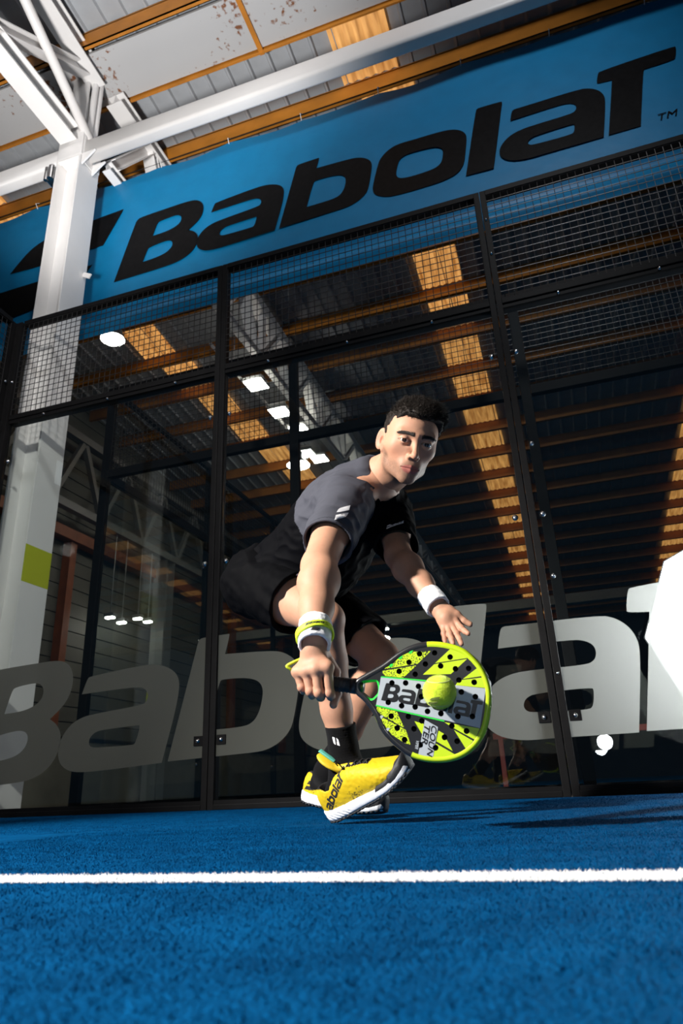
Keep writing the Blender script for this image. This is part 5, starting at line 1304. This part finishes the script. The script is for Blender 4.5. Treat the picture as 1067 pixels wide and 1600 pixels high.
# graphics: thin printed layers, drilled through by the same holes (2D clipping on a fine grid)
def inpoly(P, poly):
    x, y = P[:, 0], P[:, 1]; c = np.zeros(len(P), bool); n = len(poly)
    for i in range(n):
        (x0, y0), (x1, y1) = poly[i], poly[(i+1) % n]
        if y0 == y1: continue
        m = ((y0 > y) != (y1 > y)) & (x < (x1-x0)*(y-y0)/(y1-y0)+x0); c ^= m
    return c
def sdpoly(P, poly):
    d = np.full(len(P), 1e9); n = len(poly)
    for i in range(n):
        a = np.array(poly[i]); b = np.array(poly[(i+1) % n]); e = b-a; w = P-a
        t = np.clip(w@e/max(e@e, 1e-12), 0, 1); d = np.minimum(d, np.linalg.norm(w-t[:, None]*e, axis=1))
    return np.where(inpoly(P, poly), -d, d)
_hc = np.array(holes)
def print2d(poly, z, name, m, par, h=.0012, clip=True, poly_holes=()):
    P0 = np.array(poly); lo_ = P0.min(0)-h*2; hi_ = P0.max(0)+h*2; nx, ny = (np.ceil((hi_-lo_)/h)).astype(int)+1
    gx, gy = np.meshgrid(np.arange(nx), np.arange(ny), indexing='ij'); P = lo_+np.stack([gx.ravel(), gy.ravel()], 1)*h
    def sd(P):
        d = sdpoly(P, poly)
        for q in poly_holes: d = np.maximum(d, -sdpoly(P, q))
        dh = np.linalg.norm(P[:, None]-_hc[None], axis=2).min(1)
        d = np.maximum(d, HOLR+.0001-dh)
        if clip: d = np.maximum(d, sdpoly(P, [tuple(q) for q in INN]))
        return d
    d = sd(P); near = np.abs(d) < h*.75
    for _ in range(2):
        Q = P[near]; e = h*.2; d0 = sd(Q); g = np.stack([sd(Q+np.array([e, 0]))-d0, sd(Q+np.array([0, e]))-d0], 1)/e
        l = np.maximum((g*g).sum(1), .3); P[near] = Q-g*np.clip(d0/l, -h*.7, h*.7)[:, None]
    d = sd(P) ; ok = (d < h*.12).reshape(nx, ny)
    I = np.arange(nx*ny).reshape(nx, ny); cell = ok[:-1, :-1] & ok[1:, :-1] & ok[1:, 1:] & ok[:-1, 1:]
    F = np.stack([I[:-1, :-1][cell], I[1:, :-1][cell], I[1:, 1:][cell], I[:-1, 1:][cell]], 1)
    tri = []
    for a, b, c in (((0, 0), (1, 0), (0, 1)), ((1, 1), (0, 1), (1, 0)), ((0, 0), (1, 0), (1, 1)), ((0, 0), (1, 1), (0, 1))):
        sl = lambda o: (slice(o[0], nx-1+o[0]), slice(o[1], ny-1+o[1]))
        k = ok[sl(a)] & ok[sl(b)] & ok[sl(c)] & ~cell
        tri.append(np.stack([I[sl(a)][k], I[sl(b)][k], I[sl(c)][k]], 1))
    T3 = np.concatenate(tri); used = np.unique(np.concatenate([F.ravel(), T3.ravel()])); mp = np.full(nx*ny, -1); mp[used] = np.arange(len(used))
    vv = [tuple(rw(q, z)) for q in P[used]]
    ff = [tuple(mp[i] for i in q) for q in F]+[tuple(mp[i] for i in q) for q in T3]
    out = []
    for q in ff:
        a, b, c = [np.array(vv[i]) for i in q[:3]]; out.append(q if np.cross(b-a, c-a)@rkn > 0 else q[::-1])
    b = MB(); b.add(vv, out); return kidw(b, name, m, par, False)
fz = TH-.002+.0004
M_neond = mat('racket_neon_speckled', (.62, .80, .015), rough=.38)
def speck_nodes(m):
    nt = m.node_tree; b = nt.nodes['Principled BSDF']; L = nt.links; tc = nt.nodes.new('ShaderNodeTexCoord'); n = nt.nodes.new('ShaderNodeTexNoise'); n.inputs['Scale'].default_value = 420; n.inputs['Detail'].default_value = 1
    cr = nt.nodes.new('ShaderNodeValToRGB'); e = cr.color_ramp.elements; e[0].position = .40; e[0].color = (.03, .04, .01, 1); e[1].position = .47; e[1].color = (.55, .72, .015, 1)
    L.new(tc.outputs['Object'], n.inputs['Vector']); L.new(n.outputs['Fac'], cr.inputs[0]); L.new(cr.outputs[0], b.inputs['Base Color'])
speck_nodes(M_neond)
for i_, q in enumerate(RK['yellow']): print2d([tuple(x) for x in q], fz, 'yellow_print', M_neond if i_ in (0, 1, 6, 7) else M_neon, racket)
print2d([tuple(x) for x in RK['band']], fz+.0002, 'white_band', M_rkwht, racket)
for q in RK['green']: print2d([tuple(x) for x in q], fz+.0003, 'green_line', M_green, racket)
print2d([tuple(x) for x in RK['label']], fz+.0003, 'white_label', M_rkwht, racket)
# lettering on the band
tq = {k: np.array(v) for k, v in RK['txtq'].items()}
def fit_text():
    # B bottom-left, B top-left corner, T stem bottom-left, T arm tip: affine in logo units
    S_ = np.array([GL['B']['B'][0][0], GL['B']['B'][0][2], GL['B']['T'][0][0], GL['B']['T'][0][7]]); D_ = np.array([tq['B0'], tq['B1'], tq['Tend'], tq['Ttop']])
    A_, *_ = np.linalg.lstsq(np.c_[S_, np.ones(4)], D_, rcond=None); return A_
A_ = fit_text()
for key in ('B', 'a', 'b', 'o', 'l', 'a2', 'T'):
    polys = [[tuple(np.array([x, y, 1])@A_) for x, y in smooth_poly(q, 1, 62)] for q in GL['B'][key]]
    print2d(polys[0], fz+.0005, 'letter', M_rkblk, racket, h=.0010, clip=False, poly_holes=polys[1:])
def text_on(body, o, dx, dy, m, name, z):
    """text box: o lower-left, dx along the reading direction, dy up, all in racket plane metres"""
    vv, ff = text_mesh(body, 1, 0.0, 0.0, 0.022)
    o, dx, dy = np.array(o), np.array(dx), np.array(dy)
    b = MB(); b.add([rw(o+dx*x+dy*y, z) for x, y, _ in vv], ff); ob = kidw(b, name, m, racket, False); return ob
lb0, lb1, lb2, lb3 = [np.array(q) for q in RK['label']]
ld, lr = lb2-lb1, lb1-lb0      # the label is read downwards, letter tops to the right
text_on('COUN', lb0+lr*.53+ld*.03, ld*.94, lr*.42, M_rkblk, 'letters', fz+.0006)
text_on('TER', lb0+lr*.04+ld*.10, ld*.66, lr*.42, M_rkblk, 'letters', fz+.0006)
text_on('VIPER', lb0-lr*.36+ld*.72, ld*.28, lr*.22, M_rkwht, 'letters', fz+.0004)
for c_, m_ in zip(RK['specks'], (M_green, M_green, M_green, M_rkwht, M_rkwht)):
    print2d([(c_[0]-.005, c_[1]-.0035), (c_[0]+.001, c_[1]-.0035), (c_[0]+.005, c_[1]+.0035), (c_[0]-.001, c_[1]+.0035)], fz+.0004, 'small_mark', m_, racket, h=.0009)
# rim: a rounded tube section around the head, neon on the far half, black near the throat
def rim_mesh(sel_fn, name, m, w=.011, ext=.0):
    n = len(OUT); prof = [(-w, TH-.0015), (-w*.55, TH+.0008+ext), (-w*.12, TH-.002+ext), (.0006+ext, TH*.55), (.0012+ext, 0), (.0006+ext, -TH*.55), (-w*.12, -TH+.002), (-w*.55, -TH-.0008), (-w, -TH+.0015)]
    R_ = [offset(OUT, a) for a, _ in prof]; keep = [sel_fn(OUT[i]) for i in range(n)]; b = MB(); v = []; f = []
    for i in range(n):
        for k, (_, z) in enumerate(prof): v.append(tuple(rw(R_[k][i], z)))
    K = len(prof); area = np.sum(OUT[:, 0]*np.roll(OUT[:, 1], -1)-np.roll(OUT[:, 0], -1)*OUT[:, 1])
    for i in range(n):
        j = (i+1) % n
        if not keep[i]: continue
        for k in range(K-1):
            q = (i*K+k, j*K+k, j*K+k+1, i*K+k+1); f.append(q if area < 0 else q[::-1])
    b.add(v, f); return kidw(b, name, m, racket, True)
ci = np.array([.285, -.010])
def neon_side(q):
    a = math.degrees(math.atan2(q[1]-ci[1], q[0]-ci[0])); return -100 < a < 97
rim_n = rim_mesh(neon_side, 'rim', M_neon); rim_n['label'] = 'neon yellow half of the rim'
rim_b = rim_mesh(lambda q: not neon_side(q), 'rim', M_rkblk); rim_b['label'] = 'black half of the rim by the throat'
for sgn in (1, -1):
    pts = [q for q in OUT if .137 < q[0] < .20 and (q[1]-.0)*sgn > 0]; pts.sort(key=lambda q: q[0])
    if len(pts) > 2: kidw(MB().tube([tuple(rw(q+np.array([0, -sgn*.0035]), TH*.80)) for q in pts], .0012, 6), 'rim_stripe', M_neon, racket)
# rim lettering: black dashes of the word on the outer side
perim = np.concatenate([[0], np.cumsum(np.linalg.norm(np.roll(OUT, -1, 0)-OUT, axis=1))])
def rim_pos(s):
    i = int(np.clip(np.searchsorted(perim, s)-1, 0, len(OUT)-1)); t = (s-perim[i])/max(perim[i+1]-perim[i], 1e-9)
    a = OUT[i]*(1-t)+OUT[(i+1) % len(OUT)]*t; e = OUT[(i+1) % len(OUT)]-OUT[i]; e /= np.linalg.norm(e); return a, e
i0 = int(np.argmin(np.linalg.norm(OUT-np.array([.372, .085]), axis=1))); s0 = perim[i0]; ln_ = .165
area_ = np.sum(OUT[:, 0]*np.roll(OUT[:, 1], -1)-np.roll(OUT[:, 0], -1)*OUT[:, 1])
for key in ('B', 'a', 'b', 'o', 'l', 'a2', 'T'):
    polys = [[((x+1.658)/5.384, (y-4.902)/.8) for x, y in smooth_poly(q, 1, 62)] for q in GL['B'][key]]
    v, f = fill2d(polys, 0)
    vv = []
    for x, y, z in v:
        a, e = rim_pos(s0+x*ln_); nn = np.array([e[1], -e[0]])*(1 if area_ > 0 else -1)
        vv.append(tuple(rw(a+nn*.0022, TH*.62-y*TH*1.2)))
    b = MB(); b.add(vv, f); kidw(b, 'rim_letter', M_rkblk, racket, False)
# throat lining, shaft, grip
b = MB(); n = len(THR); A1 = offset(THR, .004); v = []
for i in range(n):
    for q, z in ((A1[i], TH-.002), (THR[i], TH-.006), (THR[i], -TH+.006), (A1[i], -TH+.002)): v.append(tuple(rw(q, z)))
f = [(i*4+k, ((i+1) % n)*4+k, ((i+1) % n)*4+k+1, i*4+k+1) for i in range(n) for k in range(3)]
b.add(v, f); kidw(b, 'throat_lining', M_green, racket, True)['label'] = 'green lined throat opening'
M_grip = mat('black_grip_tape', (.013, .013, .014), rough=.55, bump=.4, bscale=200, bdist=.002)
b = MB(); ring = []
gy0 = np.array([0.0, 0.0])
for s, ry, rz in ((.012, .0130, .0145), (.015, .0145, .016), (.10, .0150, .0170), (.128, .0150, .0170)):
    ring.append((s, ry, rz))
def ell_tube(b, ring, n=18):
    v = []
    for s, ry, rz in ring:
        for k in range(n):
            a = 2*math.pi*k/n; c, si = math.cos(a), math.sin(a); e = .75
            v.append(tuple(rw((s, math.copysign(abs(c)**e, c)*ry+s*.0), math.copysign(abs(si)**e, si)*rz)))
    f = [(i*n+k, i*n+(k+1) % n, (i+1)*n+(k+1) % n, (i+1)*n+k) for i in range(len(ring)-1) for k in range(n)]
    b.add(v, f+[tuple(range(n-1, -1, -1)), tuple(range((len(ring)-1)*n, len(ring)*n))]); return b
kidw(ell_tube(MB(), ring), 'grip', M_grip, racket)
b = MB()
for i in range(9): 
    s = .062+.0075*i; ell_tube(b, [(s, .0153, .0172), (s+.001, .0160, .0179), (s+.002, .0153, .0172)])
kidw(b, 'grip_tape', M_grip, racket)
kidw(ell_tube(MB(), [(.124, .0160, .0178), (.134, .0165, .0182), (.150, .0150, .0170)]), 'collar', M_rkblk, racket)
# wrist cord with loop, and the neon cuff of the cord around the wristband
M_lime = mat('lime_wrist_cord', (.66, .84, .03), rough=.6)
st = [np.array(q) for q in STRAP]
def crpts(P, n=8):
    P = [np.array(q) for q in P]; P = [P[0]*2-P[1]]+P+[P[-1]*2-P[-2]]; out = []
    for i in range(1, len(P)-2):
        for t in np.linspace(0, 1, n, endpoint=False):
            p0, p1, p2, p3 = P[i-1:i+3]; out.append(.5*((2*p1)+(-p0+p2)*t+(2*p0-5*p1+4*p2-p3)*t*t+(-p0+3*p1-3*p2+p3)*t**3))
    return out+[P[-2]]
kidw(MB().tube([tuple(q) for q in crpts(st)], .0034, 10), 'wrist_cord', M_lime, racket)
cn = nz(D+np.cross(D, nz(V3(*CAM_POS)-WRR))*-.25+.18*nz(V3(*CAM_POS)-WRR)*-1)
def cuff(p):
    c = WRR+D*.004; q = p-c; h = q@cn; r = np.linalg.norm(q-np.outer(h, cn), axis=1)
    d = np.maximum(np.abs(h)-.0080, np.abs(r-.0400)-.0022); return d
cv, cf = surface(cuff, WRR-.07, WRR+.07, .0018, newton=0)
cfm = np_mesh('wrist_cuff', cv, cf, M_lime, racket)
cb = bvh_of(cv, cf)
c = WRR+D*.004; n = nz(V3(*CAM_POS)-c); n = nz(n-cn*(n@cn)); rt_ = nz(np.cross(cn, n))*1.0
if rt_@np.array(_r2) > 0: rt_ = -rt_        # the word reads upside down, towards the elbow
for key in ('B', 'a', 'b', 'o', 'l', 'a2', 'T'):
    polys = [[((x-1.0)*.0080, (y-5.3)*.0085) for x, y in smooth_poly(q, 1, 62)] for q in GL['B'][key]]
    decal('cuff_letter', polys, c-rt_*.004, rt_, np.cross(n, rt_), -n, cb, M_ink, cfm, seg=.004)
# ================================================================ BALL
ball = empty('padel_ball', tuple(BALL)); tag(ball, 'fuzzy yellow green ball in flight just in front of the racket face', 'ball')
M_ball = mat('ball_felt', (.62, .78, .035), rough=.95, spec=.1, sheen=.5, noise=.18, nscale=40, bump=.8, bscale=330, bdist=.002)
b = MB(); rb_ = .0322
b.lathe([(rb_*math.sin(math.pi*i/24)+1e-5, -rb_*math.cos(math.pi*i/24)) for i in range(25)], BALL, (.2, .3, 1), 40); kidw(b, 'felt', M_ball, ball)
n = 7000; dd = rng.normal(size=(n, 3)); dd /= np.linalg.norm(dd, axis=1)[:, None]; d2 = dd+rng.normal(0, .5, (n, 3)); d2 /= np.linalg.norm(d2, axis=1)[:, None]
fz_ = strands(np.array(BALL)+dd*rb_*.99, d2, .0016+.0016*rng.random(n), .00018, 'felt_fuzz', M_ball, ball); fz_['kind'] = 'stuff'
b = MB(); pts = []
for i in range(65):
    t = 2*math.pi*i/64; a = .44; x = math.cos(t)*(1-a*.5)+a*.5*math.cos(3*t); y = math.sin(t)*(1-a*.5)-a*.5*math.sin(3*t); z = 1.0*math.sin(2*t)*math.sqrt(a*(1-a))*1.0
    v_ = nz(V3(x, y, z*1.15)); v_ = np.array(Matrix.Rotation(1.9, 3, 'X')@Matrix.Rotation(.7, 3, 'Z')@Vector(v_)); pts.append(tuple(np.array(BALL)+v_*(rb_+.0002)))
b.tube(pts, .0011, 6, False); kidw(b, 'seam', mat('pale_ball_seam', (.55, .62, .25), rough=.8), ball)
# faint printed mark on the lower left of the ball
bn = nz(V3(*CAM_POS)-np.array(BALL)); br_ = nz(np.cross(V3(0, 0, 1), bn)); bu_ = np.cross(bn, br_)
bb_ = bvh_of(np.array([tuple(np.array(BALL)+rb_*1.03*nz(V3(math.sin(a)*math.cos(c_), math.sin(a)*math.sin(c_), math.cos(a)))) for a in np.linspace(.001, math.pi-.001, 24) for c_ in np.linspace(0, 2*math.pi, 40, endpoint=False)]), [(i*40+k, i*40+(k+1) % 40, (i+1)*40+(k+1) % 40, (i+1)*40+k) for i in range(23) for k in range(40)])
M_bmark = mat('worn_ball_print', (.13, .17, .03), rough=.9)
for a in mark_polys(): decal('worn_print', [a], np.array(BALL)+bn*.09-br_*.012-bu_*.016, br_*.016, bu_*.014, -bn, bb_, M_bmark, ball, seg=.004)
